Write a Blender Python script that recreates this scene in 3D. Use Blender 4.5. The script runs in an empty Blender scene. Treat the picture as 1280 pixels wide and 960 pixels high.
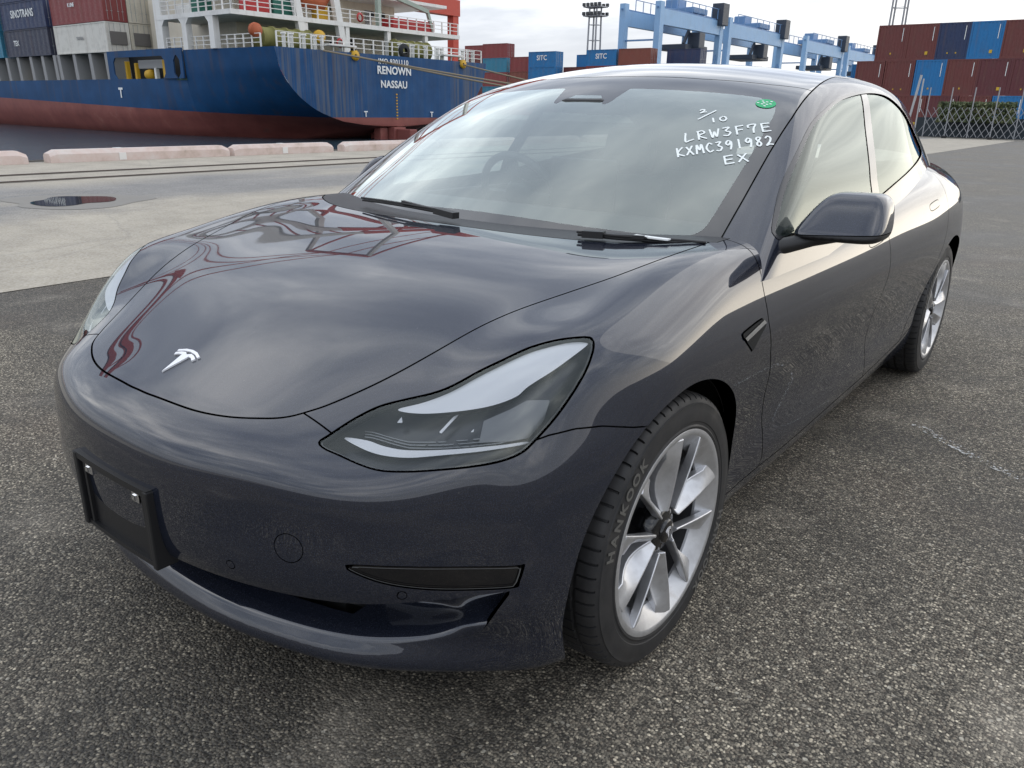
import bpy, bmesh, math, random
import numpy as np
from mathutils import Vector, Matrix
random.seed(7); rng = np.random.default_rng(7)
S = bpy.context.scene
COL = S.collection
# ------------------------------------------------------------------ camera
cam_d = bpy.data.cameras.new("camera"); cam = bpy.data.objects.new("camera", cam_d); COL.objects.link(cam)
CAM = Vector((1.58609, -1.49098, 1.26465)); YAW, PITCH, ROLL = 0.66262, 0.34208, 0.018065
_f = Vector((-math.sin(YAW)*math.cos(PITCH), math.cos(YAW)*math.cos(PITCH), -math.sin(PITCH)))
_r = Vector((math.cos(YAW), math.sin(YAW), 0)); _u = _r.cross(_f)
_r2 = _r*math.cos(ROLL)+_u*math.sin(ROLL); _u2 = -_r*math.sin(ROLL)+_u*math.cos(ROLL)
_m = Matrix((_r2, _u2, -_f)).transposed().to_4x4(); _m.translation = CAM
cam.matrix_world = _m
cam_d.sensor_width = 36; cam_d.lens = 36*969.506/1280; cam_d.clip_start = .05; cam_d.clip_end = 3000
S.camera = cam
S.view_settings.view_transform = 'Standard'; S.view_settings.look = 'None'
S.view_settings.exposure = 0.0; S.view_settings.gamma = 1; S.view_settings.use_curve_mapping = False
S.render.resolution_x, S.render.resolution_y = 1024, 768
# ------------------------------------------------------------------ sky and sun
SUN_EL, SUN_AZ = math.radians(25), math.radians(24)      # azimuth from +y towards +x
w = bpy.data.worlds.new("World"); S.world = w; w.use_nodes = True
nt = w.node_tree; nt.nodes.clear()
def N(t, **k):
    n = nt.nodes.new(t)
    for a, b in k.items():
        setattr(n, a, b)
    return n
def L(a, b): nt.links.new(a, b)
def math_node(op, a, b=None, clamp=False):
    n = N('ShaderNodeMath', operation=op, use_clamp=clamp)
    for i, v in enumerate((a, b)):
        if v is None: continue
        if isinstance(v, (int, float)): n.inputs[i].default_value = v
        else: L(v, n.inputs[i])
    return n.outputs[0]
def mixc(fac, a, b):
    n = N('ShaderNodeMix', data_type='RGBA')
    for s, v in ((n.inputs[0], fac), (n.inputs[6], a), (n.inputs[7], b)):
        if isinstance(v, (int, float)): s.default_value = v
        elif isinstance(v, tuple): s.default_value = (*v, 1)
        else: L(v, s)
    return n.outputs[2]
def ramp(fac, pts, interp='LINEAR'):
    n = N('ShaderNodeValToRGB'); n.color_ramp.interpolation = interp
    e = n.color_ramp.elements
    while len(e) < len(pts): e.new(.5)
    for i, (p, c) in enumerate(pts):
        e[i].position = p; e[i].color = (*(c if isinstance(c, tuple) else (c, c, c)), 1)
    L(fac, n.inputs[0]); return n.outputs[0]
out = N('ShaderNodeOutputWorld'); bg = N('ShaderNodeBackground'); bg.inputs[1].default_value = .1
sky = N('ShaderNodeTexSky', sky_type='NISHITA'); sky.sun_disc = False
sky.sun_elevation = SUN_EL; sky.sun_rotation = SUN_AZ; sky.air_density = 1; sky.dust_density = 2
tc = N('ShaderNodeTexCoord'); sp = N('ShaderNodeSeparateXYZ'); L(tc.outputs['Generated'], sp.inputs[0])
zz = math_node('MAXIMUM', sp.outputs[2], 0.0)
den = math_node('ADD', zz, .16)
cx = math_node('DIVIDE', sp.outputs[0], den); cy = math_node('DIVIDE', sp.outputs[1], den)
cv = N('ShaderNodeCombineXYZ'); L(cx, cv.inputs[0]); L(cy, cv.inputs[1])
mp = N('ShaderNodeMapping'); mp.inputs['Rotation'].default_value = (0, 0, 1.773); mp.inputs['Scale'].default_value = (.75, 1.25, 1)
mp.inputs['Location'].default_value = (6.856, -17.439, 1.549)
L(cv.outputs[0], mp.inputs[0])
n1 = N('ShaderNodeTexNoise'); n1.inputs['Scale'].default_value = .95; n1.inputs['Detail'].default_value = 7; n1.inputs['Roughness'].default_value = .52
n1.inputs['Distortion'].default_value = .35
L(mp.outputs[0], n1.inputs['Vector'])
n2 = N('ShaderNodeTexNoise'); n2.inputs['Scale'].default_value = 2.6; n2.inputs['Detail'].default_value = 5
L(mp.outputs[0], n2.inputs['Vector'])
cl = math_node('ADD', math_node('MULTIPLY', n1.outputs[0], .75), math_node('MULTIPLY', n2.outputs[0], .25))
# stratocumulus deck: thick grey bellies, thin bright places between them
deck = ramp(cl, [(.33, (4.6, 5.2, 6.5)), (.44, (7.4, 8.1, 9.4)), (.52, (11.5, 12.1, 13.1)), (.60, (19.5, 19.6, 19.9)), (.70, (28.0, 27.4, 26.4))])
hor = ramp(zz, [(0, (7.7, 8.05, 8.7)), (.10, (7.3, 7.7, 8.5)), (.30, (8.6, 9.2, 10.3)), (1, (10.5, 11.2, 12.2))])
zen = ramp(zz, [(.3, 1.04), (.75, 1.25)])
dk = N('ShaderNodeMix', data_type='RGBA', blend_type='MULTIPLY'); dk.inputs[0].default_value = 1; L(deck, dk.inputs[6]); L(zen, dk.inputs[7]); deck = dk.outputs[2]
fdeck = ramp(zz, [(0, .06), (.08, .22), (.22, .8), (.45, 1.0)])
base = mixc(fdeck, hor, deck)
# glow of the veiled sun low over the land side
sd = N('ShaderNodeVectorMath', operation='DOT_PRODUCT'); L(tc.outputs['Generated'], sd.inputs[0])
sd.inputs[1].default_value = (math.sin(math.radians(20)), math.cos(math.radians(20)), .06)
glow = math_node('MULTIPLY', math_node('POWER', math_node('MAXIMUM', sd.outputs['Value'], 0.0), 5.0), ramp(zz, [(0, 1.0), (.045, .74), (.09, .34), (.15, .12), (.28, .03), (.5, 0.0)]))
base = mixc(math_node('MULTIPLY', glow, .85, True), base, (33.0, 30.5, 26.0))
col = mixc(.1, base, sky.outputs[0])
L(col, bg.inputs[0]); L(bg.outputs[0], out.inputs[0])
sun_d = bpy.data.lights.new("sun", 'SUN'); sun_d.energy = .5; sun_d.angle = math.radians(60); sun_d.color = (1, .95, .87)
sun = bpy.data.objects.new("sun", sun_d); COL.objects.link(sun)
sun.rotation_euler = Vector((-math.sin(SUN_AZ)*math.cos(SUN_EL), -math.cos(SUN_AZ)*math.cos(SUN_EL), -math.sin(SUN_EL))).to_track_quat('-Z', 'Y').to_euler()
sun.location = (30, 10, 40)
# ------------------------------------------------------------------ materials
def mat(name, color=(.5, .5, .5), rough=.5, metal=0, coat=0, coat_rough=.03, spec=None, ior=None, emit=None):
    m = bpy.data.materials.new(name); m.use_nodes = True
    b = m.node_tree.nodes['Principled BSDF']
    b.inputs['Base Color'].default_value = (*color, 1); b.inputs['Roughness'].default_value = rough
    b.inputs['Metallic'].default_value = metal; b.inputs['Coat Weight'].default_value = coat
    b.inputs['Coat Roughness'].default_value = coat_rough
    if spec is not None: b.inputs['Specular IOR Level'].default_value = spec
    if ior: b.inputs['IOR'].default_value = ior
    return m
class G:
    """small wrapper to write node graphs in a material"""
    def __init__(s, m): s.t = m.node_tree; s.b = s.t.nodes.get('Principled BSDF'); s.co = s.t.nodes.new('ShaderNodeTexCoord')
    def n(s, t, **k):
        q = s.t.nodes.new(t)
        for a, b in k.items(): setattr(q, a, b)
        return q
    def put(s, sock, v):
        if isinstance(v, (int, float)): sock.default_value = v
        elif isinstance(v, tuple): sock.default_value = (*v, 1) if len(sock.default_value) == 4 and len(v) == 3 else v
        else: s.t.links.new(v, sock)
    def obj(s): return s.co.outputs['Object']
    def mapping(s, v, scale=(1, 1, 1), loc=(0, 0, 0), rot=(0, 0, 0)):
        q = s.n('ShaderNodeMapping'); q.inputs['Scale'].default_value = scale; q.inputs['Location'].default_value = loc; q.inputs['Rotation'].default_value = rot
        s.put(q.inputs[0], v); return q.outputs[0]
    def noise(s, v, scale, detail=4, rough=.5, dist=0, out=0):
        q = s.n('ShaderNodeTexNoise'); s.put(q.inputs['Vector'], v); q.inputs['Scale'].default_value = scale
        q.inputs['Detail'].default_value = detail; q.inputs['Roughness'].default_value = rough; q.inputs['Distortion'].default_value = dist
        return q.outputs[out]
    def voro(s, v, scale, feature='F1', rand=1):
        q = s.n('ShaderNodeTexVoronoi', feature=feature); s.put(q.inputs['Vector'], v); q.inputs['Scale'].default_value = scale; q.inputs['Randomness'].default_value = rand
        return q
    def ramp(s, f, pts, interp='LINEAR'):
        q = s.n('ShaderNodeValToRGB'); q.color_ramp.interpolation = interp; e = q.color_ramp.elements
        while len(e) < len(pts): e.new(.5)
        for i, (p, c) in enumerate(pts):
            e[i].position = p; e[i].color = (*(c if isinstance(c, tuple) else (c, c, c)), 1)
        s.put(q.inputs[0], f); return q.outputs[0]
    def mix(s, f, a, b, mode='MIX'):
        q = s.n('ShaderNodeMix', data_type='RGBA', blend_type=mode)
        s.put(q.inputs[0], f); s.put(q.inputs[6], a); s.put(q.inputs[7], b); return q.outputs[2]
    def m(s, op, a, b=0.0, clamp=False):
        q = s.n('ShaderNodeMath', operation=op, use_clamp=clamp); s.put(q.inputs[0], a); s.put(q.inputs[1], b); return q.outputs[0]
    def bump(s, h, strength=.5, dist=.01, normal=None):
        q = s.n('ShaderNodeBump'); q.inputs['Strength'].default_value = strength; q.inputs['Distance'].default_value = dist
        s.put(q.inputs['Height'], h)
        if normal is not None: s.put(q.inputs['Normal'], normal)
        return q.outputs[0]
    def set(s, name, v): s.put(s.b.inputs[name], v)
def glass_mat(name, tint, refl_mul, rough=0.0, dirt=0.0, gloss=(.93, 1, .965)):
    """thin pane: tinted see-through mixed with a Fresnel mirror"""
    m = bpy.data.materials.new(name); m.use_nodes = True; t = m.node_tree; t.nodes.clear()
    o = t.nodes.new('ShaderNodeOutputMaterial'); mx = t.nodes.new('ShaderNodeMixShader')
    tr = t.nodes.new('ShaderNodeBsdfTransparent'); tr.inputs[0].default_value = (*tint, 1)
    gl = t.nodes.new('ShaderNodeBsdfGlossy'); gl.inputs['Roughness'].default_value = rough; gl.inputs[0].default_value = (*gloss, 1)
    fr = t.nodes.new('ShaderNodeFresnel'); fr.inputs[0].default_value = 1.52
    mu = t.nodes.new('ShaderNodeMath'); mu.operation = 'MULTIPLY'; mu.inputs[1].default_value = refl_mul; mu.use_clamp = True
    ge = t.nodes.new('ShaderNodeNewGeometry'); io = t.nodes.new('ShaderNodeMix'); io.inputs[2].default_value = 1.52; io.inputs[3].default_value = 1/1.52
    t.links.new(ge.outputs['Backfacing'], io.inputs[0]); t.links.new(io.outputs[0], fr.inputs[0]); t.links.new(fr.outputs[0], mu.inputs[0]); t.links.new(mu.outputs[0], mx.inputs[0])
    t.links.new(tr.outputs[0], mx.inputs[1]); t.links.new(gl.outputs[0], mx.inputs[2])
    last = mx.outputs[0]
    if dirt:
        df = t.nodes.new('ShaderNodeBsdfDiffuse'); df.inputs[0].default_value = (.62, .66, .64, 1)
        m2 = t.nodes.new('ShaderNodeMixShader'); m2.inputs[0].default_value = dirt
        t.links.new(last, m2.inputs[1]); t.links.new(df.outputs[0], m2.inputs[2]); last = m2.outputs[0]
    t.links.new(last, o.inputs[0]); return m

M = {}
# car paint: dark grey metallic flake under clear lacquer, specks of dried rain
M['paint'] = mat('car_paint', (.03, .033, .045), .30, .28, 1.0, .008, 0.0); M['paint'].node_tree.nodes['Principled BSDF'].inputs['Coat IOR'].default_value = 1.8
g = G(M['paint'])
fl = g.voro(g.obj(), 900).outputs['Color']
sc = g.n('ShaderNodeSeparateColor'); g.put(sc.inputs[0], fl)
flake = g.ramp(sc.outputs[0], [(0, (.0115, .0145, .0250)), (.8, (.0165, .0205, .0345)), (1, (.034, .039, .056))])
dust = g.ramp(g.noise(g.obj(), 2.2, 6, .6), [(.45, 0.0), (.75, .03)])
sp1 = g.voro(g.obj(), 46)
spot = g.ramp(sp1.outputs['Distance'], [(.05, 1.0), (.09, 0.0)])
sc2 = g.n('ShaderNodeSeparateColor'); g.put(sc2.inputs[0], sp1.outputs['Color'])
spot = g.m('MULTIPLY', spot, g.ramp(sc2.outputs[0], [(.86, 0.0), (.87, .5)]))
g.set('Base Color', g.mix(g.m('ADD', dust, spot), flake, (.10, .097, .092)))
g.set('Coat Roughness', g.ramp(g.noise(g.obj(), 3.0, 5, .6), [(.3, .006), (.8, .03)]))
M['black_gloss'] = mat('gloss_black', (.006, .006, .007), .12, 0, .5)
M['frit'] = mat('frit_black_glass', (.012, .012, .013), .03, 0, 1.0, .0)
M['black_plastic'] = mat('black_plastic', (.012, .012, .013), .45)
g = G(M['black_plastic']); g.set('Normal', g.bump(g.noise(g.obj(), 900, 2), .15, .001))
M['void'] = mat('black_void', (.004, .004, .004), .9)
M['rubber'] = mat('tyre_rubber', (.02, .02, .021), .62)
g = G(M['rubber'])
g.set('Base Color', g.ramp(g.noise(g.obj(), 14, 6, .65), [(.35, (.014, .014, .015)), (.6, (.026, .025, .025)), (.8, (.055, .05, .043))]))
g.set('Roughness', g.ramp(g.noise(g.obj(), 9, 4), [(.3, .5), (.7, .75)]))
M['rubber_mark'] = mat('tyre_lettering', (.11, .106, .096), .6)
M['silver'] = mat('wheel_silver', (.62, .63, .65), .40, .75, .5, .12)
g = G(M['silver']); g.set('Base Color', g.ramp(g.noise(g.obj(), 22, 6, .6), [(.3, (.50, .50, .51)), (.6, (.64, .645, .66)), (.85, (.45, .43, .41))]))
M['barrel'] = mat('wheel_barrel', (.16, .16, .165), .45, .7)
M['steel'] = mat('brake_steel', (.33, .33, .34), .4, 1)
M['dark_metal'] = mat('dark_metal', (.05, .05, .055), .5, .6)
M['chrome'] = mat('chrome', (.82, .83, .85), .08, 1)
M['white_chrome'] = mat('badge_chrome', (.9, .9, .92), .22, .35)
M['trim'] = mat('window_trim', (.035, .035, .037), .25, .6, .5)
M['glass'] = glass_mat('windscreen_glass', (.80, .88, .85), 3.3, 0, .04)
M['side_glass'] = glass_mat('side_window_glass', (.62, .70, .67), 1.12, 0, .0)
M['reflect_tint_glass'] = glass_mat('reflection_tinted_glass', (.22, .25, .24), 1.0)  # rear panes: darker tint painted in for the dark reflection on them
M['dark_glass'] = glass_mat('roof_glass', (.10, .11, .11), 1.8, gloss=(1, 1, 1))
M['lens'] = glass_mat('lamp_lens', (.93, .94, .95), 1.3)
M['lamp_grey'] = mat('lamp_housing', (.045, .046, .05), .30, .5)
M['lamp_mid'] = mat('lamp_shroud', (.16, .165, .17), .3, .6)
M['lamp_white'] = mat('lamp_light_guide', (.56, .57, .59), .35, .2)
M['marker'] = mat('white_marker', (.86, .9, .88), .6)
M['green'] = mat('green_sticker', (.02, .42, .16), .5)
M['white'] = mat('white_print', (.85, .87, .86), .5)
M['seat'] = mat('seat_fabric', (.06, .06, .06), .7)
M['dash'] = mat('dash_black', (.03, .03, .032), .6)
M['dash_trim'] = mat('dash_trim', (.60, .58, .54), .45)
M['cabin_light'] = mat('headliner', (.36, .36, .34), .9)
# ------------------------------------------------------------------ shape of the car body
# forward axle at y = 0, nose towards -y, left side towards +x, ground at z = 0
# ---------- spline tables ----------
class Basis:
    def __init__(s, xs, clamp0=False):
        s.x=np.array(xs,float); n=len(xs); h=np.diff(s.x)
        A=np.zeros((n,n)); B=np.zeros((n,n))
        A[0,0]=1; A[-1,-1]=1
        if clamp0:
            A[0,0]=2*h[0]; A[0,1]=h[0]; B[0,0]=-6/h[0]; B[0,1]=6/h[0]
        for i in range(1,n-1):
            A[i,i-1]=h[i-1]; A[i,i]=2*(h[i-1]+h[i]); A[i,i+1]=h[i]
            B[i,i-1]=6/h[i-1]; B[i,i]=-6/h[i-1]-6/h[i]; B[i,i+1]=6/h[i]
        s.M=np.linalg.solve(A,B); s.h=h
    def __call__(s,q):
        q=np.asarray(q,float); n=len(s.x)
        qc=np.clip(q,s.x[0],s.x[-1])
        i=np.clip(np.searchsorted(s.x,qc)-1,0,n-2); h=s.h[i]
        a=(s.x[i+1]-qc)/h; b=1-a
        R=((a**3-a)*h*h/6)[:,None]*s.M[i]+((b**3-b)*h*h/6)[:,None]*s.M[i+1]
        k=np.arange(len(q)); R[k,i]+=a; R[k,i+1]+=b
        # linear extrapolation
        e=q-qc
        m=e!=0
        if m.any():
            D=(((1-3*a*a)*h/6)[:,None]*s.M[i]+((3*b*b-1)*h/6)[:,None]*s.M[i+1])
            D[k,i]-=1/h; D[k,i+1]+=1/h
            R[m]+=e[m,None]*D[m]
        return R
class Table:
    def __init__(s,us,vs,T,cu=False,cv=False):
        s.bu=Basis(us,cu); s.bv=Basis(vs,cv); s.T=np.array(T,float)
        assert s.T.shape==(len(us),len(vs)),s.T.shape
    def __call__(s,u,v):
        return np.einsum('ni,ij,nj->n',s.bu(u),s.T,s.bv(v),optimize=True)
class Curve:
    def __init__(s,xs,v): s.b=Basis(xs); s.v=np.array(v,float)
    def __call__(s,q): return s.b(np.ravel(q))@s.v
def smax(a,b,k):
    h=np.maximum(k-np.abs(a-b),0)/k
    return np.maximum(a,b)+h**3*k/6
def smin(a,b,k): return -smax(-a,-b,k)
def sstep(a,b,x):
    t=np.clip((x-a)/(b-a),0,1); return t*t*t*(t*(6*t-15)+10)
# ---------- lower body ----------
HX=[0,.25,.45,.60,.72,.82,.95]
HY=[-1.0,-.85,-.66,-.4,-.18,0,.2,.45,.8,1.5,2.2,2.8,3.3,3.9]
HT=[[.575,.56,.52,.45,.40,.34,.23],
    [.648,.636,.600,.535,.485,.43,.32],
    [.722,.711,.688,.640,.595,.545,.44],
    [.825,.820,.811,.806,.812,.788,.67],
    [.886,.883,.878,.876,.876,.866,.765],
    [.917,.915,.913,.913,.913,.900,.795],
    [.937,.936,.936,.938,.943,.930,.84],
    [.950,.949,.949,.951,.953,.942,.87],
    [.965,.962,.957,.952,.952,.940,.875],
    [1.0,1.0,1.0,.995,.990,.975,.90],
    [1.04,1.04,1.04,1.035,1.03,1.01,.925],
    [1.07,1.07,1.068,1.06,1.045,1.01,.92],
    [1.075,1.07,1.06,1.035,1.0,.95,.86],
    [1.075,1.07,1.05,1.02,.97,.89,.75]]
H=Table(HY,HX,HT,cv=True)
WZ=[.12,.2,.3,.4,.5,.6,.7,.8,.9,1.05]
WY=[-.9,-.4,-.1,.15,.45,.8,1.3,1.8,2.3,2.875,3.4,3.9]
WT=[[.84,.86,.875,.88,.885,.885,.88,.865,.84,.78],
    [.865,.885,.898,.905,.910,.912,.908,.890,.862,.80],
    [.865,.885,.900,.910,.917,.921,.919,.901,.868,.80],
    [.85,.868,.884,.897,.908,.917,.919,.902,.868,.80],
    [.810,.846,.868,.872,.884,.904,.915,.901,.869,.81],
    [.80,.848,.876,.868,.874,.898,.916,.906,.874,.81],
    [.80,.850,.879,.868,.873,.897,.918,.912,.880,.82],
    [.80,.850,.880,.870,.876,.900,.921,.916,.886,.82],
    [.81,.852,.880,.878,.888,.908,.925,.920,.890,.82],
    [.85,.868,.885,.898,.910,.922,.925,.916,.890,.815],
    [.83,.855,.872,.882,.888,.890,.886,.870,.840,.765],
    [.70,.73,.745,.755,.76,.76,.755,.745,.72,.66]]
W=Table(WY,WZ,WT)
FX=[0,.2,.4,.55,.68,.78,.86,.92]
FZ=[.14,.20,.27,.34,.42,.50,.60,.70,.85]
FT=[[-0.745, -0.735, -0.693, -0.636, -0.55, -0.462, -0.355, -0.22],
    [-0.772, -0.761, -0.718, -0.66, -0.572, -0.49, -0.404, -0.29],
    [-0.745, -0.734, -0.692, -0.636, -0.56, -0.496, -0.422, -0.31],
    [-0.806, -0.794, -0.749, -0.689, -0.606, -0.528, -0.444, -0.325],
    [-0.838, -0.826, -0.781, -0.717, -0.628, -0.54, -0.452, -0.33],
    [-0.842, -0.829, -0.78, -0.715, -0.626, -0.538, -0.44, -0.31],
    [-0.838, -0.825, -0.775, -0.71, -0.612, -0.52, -0.413, -0.265],
    [-0.815, -0.803, -0.757, -0.693, -0.588, -0.482, -0.35, -0.165],
    [-0.75, -0.735, -0.685, -0.615, -0.52, -0.405, -0.255, -0.04]]
Fr=Table(FZ,FX,FT,cv=True)
RX=[0,.3,.55,.72,.84,.92]
RZ=[.15,.35,.6,.8,.95,1.15]
RT=[[3.66,3.64,3.55,3.42,3.22,2.98],
    [3.80,3.78,3.69,3.56,3.36,3.12],
    [3.85,3.83,3.74,3.61,3.41,3.17],
    [3.82,3.80,3.71,3.58,3.38,3.14],
    [3.78,3.76,3.67,3.54,3.34,3.10],
    [3.74,3.72,3.63,3.50,3.30,3.06]]
Re=Table(RZ,RX,RT,cv=True)
KT=Curve([-.9,-.6,-.3,0,.3,.7,1.2,2.2,2.9,3.5],[.10,.10,.10,.075,.06,.07,.08,.09,.12,.13])
def Flow(P):
    x=np.abs(P[:,0]); y=P[:,1]; z=P[:,2]
    h=H(np.clip(y,-1.05,4.0),x)
    side=smax((z-h)*.92,x-W(np.clip(y,-.9,3.9),np.clip(z,.1,1.1)),KT(np.clip(y,-.9,3.5)))
    f=side
    m=y<.6
    if m.any(): f[m]=smax(side[m],(Fr(np.clip(z[m],.1,.95),np.minimum(x[m],.96))-y[m])*.85,.10)
    m=y>2.8
    if m.any(): f[m]=smax(f[m],(y[m]-Re(np.clip(z[m],.1,1.2),np.minimum(x[m],.95)))*.8,.13)
    return smax(f,.17-z,.05)
# ---------- greenhouse ----------
CY=[-.1,.1,.27,.5,.7,.9,1.1,1.3,1.55,1.8,2.2,2.6,3.0,3.3,3.6,4.0]
CZ=[.70,.825,.926,1.065,1.180,1.288,1.375,1.422,1.443,1.446,1.430,1.383,1.300,1.212,1.105,.95]
CC=Curve(CY,CZ)
GZ=[.85,.95,1.05,1.15,1.25,1.35,1.45]
GY=[.3,.8,1.3,1.8,2.3,2.8,3.3]
GT=[[.893,.866,.838,.800,.752,.700,.64],
    [.893,.866,.838,.800,.752,.702,.645],
    [.893,.864,.834,.796,.752,.706,.65],
    [.893,.862,.830,.792,.752,.708,.65],
    [.880,.846,.808,.770,.730,.684,.63],
    [.845,.800,.752,.700,.650,.595,.53],
    [.77,.715,.655,.595,.53,.46,.38]]
WG=Table(GY,GZ,GT)
def HG(x,y):
    t=sstep(.9,2.0,y)
    return CC(y)-.086*(x/.72)**2*(1-t)-.056*(x/.66)**2*t
def Fgh(P):
    x=np.abs(P[:,0]); y=P[:,1]; z=P[:,2]
    return smax((z-HG(x,y))*.88,(x-WG(np.clip(y,.2,3.6),np.clip(z,.8,1.5)))*.9,.09)
def grad(F,P,e=2e-4):
    G=np.stack([F(P+np.eye(3)[i]*e)-F(P-np.eye(3)[i]*e) for i in range(3)],1)/(2*e)
    return G
# ------------------------------------------------------------------ mesh tools
def tag(o, label=None, cat=None, group=None, kind=None):
    for k, v in (('label', label), ('category', cat), ('group', group), ('kind', kind)):
        if v: o[k] = v
    return o
def empty(name, loc, rz=0, **k):
    o = bpy.data.objects.new(name, None); COL.objects.link(o); o.location = loc; o.rotation_euler = (0, 0, rz)
    o.empty_display_size = .2
    return tag(o, **k)
def link(name, me, m=None, parent=None, world=True):
    """link a mesh; with world=True its vertices are world coordinates"""
    o = bpy.data.objects.new(name, me); COL.objects.link(o)
    if m is not None and not me.materials: me.materials.append(m)
    if parent is not None:
        o.parent = parent
        if world:
            bpy.context.view_layer.update() if False else None
            mw = Matrix.Identity(4); p = parent
            while p is not None:
                mw = Matrix.LocRotScale(p.location, p.rotation_euler, p.scale) @ mw if p.parent is None else (p.matrix_parent_inverse @ Matrix.LocRotScale(p.location, p.rotation_euler, p.scale)) @ mw
                p = p.parent
            o.matrix_parent_inverse = mw.inverted()
    return o
def mesh_np(name, V, T, Nn=None, smooth=True):
    me = bpy.data.meshes.new(name); V = np.asarray(V, np.float64); T = np.asarray(T, np.int32); k = T.shape[1]
    LN = None
    if Nn is not None:          # weld coincident vertices, keep a normal for every corner
        LN = np.asarray(Nn)[T]
        _, first, inv = np.unique(np.round(V*2e5).astype(np.int64), axis=0, return_index=True, return_inverse=True)
        V = V[first]; T = inv.ravel()[T].astype(np.int32)
        ok = (T[:, 0] != T[:, 1]) & (T[:, 1] != T[:, 2]) & (T[:, 2] != T[:, 0])
        _, u1 = np.unique(np.sort(T, 1), axis=0, return_index=True); dup = np.zeros(len(T), bool); dup[u1] = True; ok &= dup
        T = T[ok]; LN = LN[ok]
    me.vertices.add(len(V)); me.vertices.foreach_set('co', V.astype(np.float32).ravel())
    me.loops.add(T.size); me.loops.foreach_set('vertex_index', T.ravel())
    me.polygons.add(len(T)); me.polygons.foreach_set('loop_start', np.arange(0, T.size, k, dtype=np.int32))
    me.polygons.foreach_set('use_smooth', np.full(len(T), smooth))
    me.update(calc_edges=True)
    if LN is not None: me.normals_split_custom_set(LN.reshape(-1, 3).tolist())
    return me
def surface_net(F, lo, hi, h, newton=3):
    lo = np.array(lo, float); n = np.ceil((np.array(hi)-lo)/h/4).astype(int)*4
    c = n//4+1
    gx = [lo[i]+np.arange(c[i])*4*h for i in range(3)]
    P = np.stack(np.meshgrid(*gx, indexing='ij'), -1).reshape(-1, 3)
    Fc = F(P).reshape(c)
    near = np.abs(Fc) < 4*h*2.0
    a = near.copy()
    for ax in range(3):
        b = a.copy(); sl = [slice(None)]*3; sl2 = [slice(None)]*3
        sl[ax] = slice(1, None); sl2[ax] = slice(None, -1)
        b[tuple(sl)] |= a[tuple(sl2)]; b[tuple(sl2)] |= a[tuple(sl)]; a = b
    f = np.repeat(np.repeat(np.repeat(Fc, 4, 0), 4, 1), 4, 2)[:n[0]+1, :n[1]+1, :n[2]+1].copy()
    act = np.repeat(np.repeat(np.repeat(a, 4, 0), 4, 1), 4, 2)[:n[0]+1, :n[1]+1, :n[2]+1]
    I = np.argwhere(act); f[act] = F(lo+I*h)
    s = f > 0
    cs = np.zeros(n, np.int8)
    for i in (0, 1):
        for j in (0, 1):
            for k in (0, 1): cs += s[i:n[0]+i, j:n[1]+j, k:n[2]+k]
    C = np.argwhere((cs > 0) & (cs < 8)); idx = -np.ones(n, np.int64); idx[tuple(C.T)] = np.arange(len(C))
    acc = np.zeros((len(C), 3)); cnt = np.zeros(len(C))
    for ax in range(3):
        o1, o2 = [k for k in range(3) if k != ax]
        for u in (0, 1):
            for v in (0, 1):
                A = C.copy(); A[:, o1] += u; A[:, o2] += v; B = A.copy(); B[:, ax] += 1
                fa = f[tuple(A.T)]; fb = f[tuple(B.T)]; m_ = (fa > 0) != (fb > 0)
                t = np.where(m_, fa/np.where(m_, fa-fb, 1), 0)
                p = A.astype(float); p[:, ax] += t
                acc[m_] += p[m_]; cnt[m_] += 1
    V = lo+acc/np.maximum(cnt, 1)[:, None]*h
    Q = []
    for ax in range(3):
        o1, o2 = (ax+1) % 3, (ax+2) % 3
        sl = [slice(1, -1)]*3; sl[ax] = slice(0, n[ax])
        sh = list(sl); sh[ax] = slice(1, n[ax]+1)
        a0, b0 = s[tuple(sl)], s[tuple(sh)]
        E_ = np.argwhere(a0 != b0); base = E_+np.array([0 if k == ax else 1 for k in range(3)])
        flip = a0[tuple(E_.T)]
        def cell(d1, d2):
            q = base.copy(); q[:, o1] += d1; q[:, o2] += d2; return idx[tuple(q.T)]
        q = np.stack([cell(-1, -1), cell(0, -1), cell(0, 0), cell(-1, 0)], 1)
        q[flip] = q[flip][:, ::-1]; Q.append(q)
    Q = np.concatenate(Q)
    for _ in range(newton):
        v = F(V); e = 3e-4
        Gd = np.stack([(F(V+np.eye(3)[i]*e)-v)/e for i in range(3)], 1)
        g2 = np.maximum((Gd**2).sum(1), .05); st = np.clip(v/g2, -h, h)
        V = V-st[:, None]*Gd
    Gd = grad(F, V); Nn = Gd/np.linalg.norm(Gd, axis=1)[:, None]
    T = np.concatenate([Q[:, [0, 1, 2]], Q[:, [0, 2, 3]]])
    # outward orientation
    fn = np.cross(V[T[:, 1]]-V[T[:, 0]], V[T[:, 2]]-V[T[:, 0]])
    bad = (fn*Nn[T].mean(1)).sum(1) < 0
    T[bad] = T[bad][:, ::-1]
    return V, Nn, T
def compact(V, Nn, T):
    u, inv = np.unique(T.ravel(), return_inverse=True)
    return V[u], Nn[u], inv.reshape(T.shape)
def keep(Ms, mask): V, Nn, T = Ms; return compact(V, Nn, T[mask])
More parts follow.
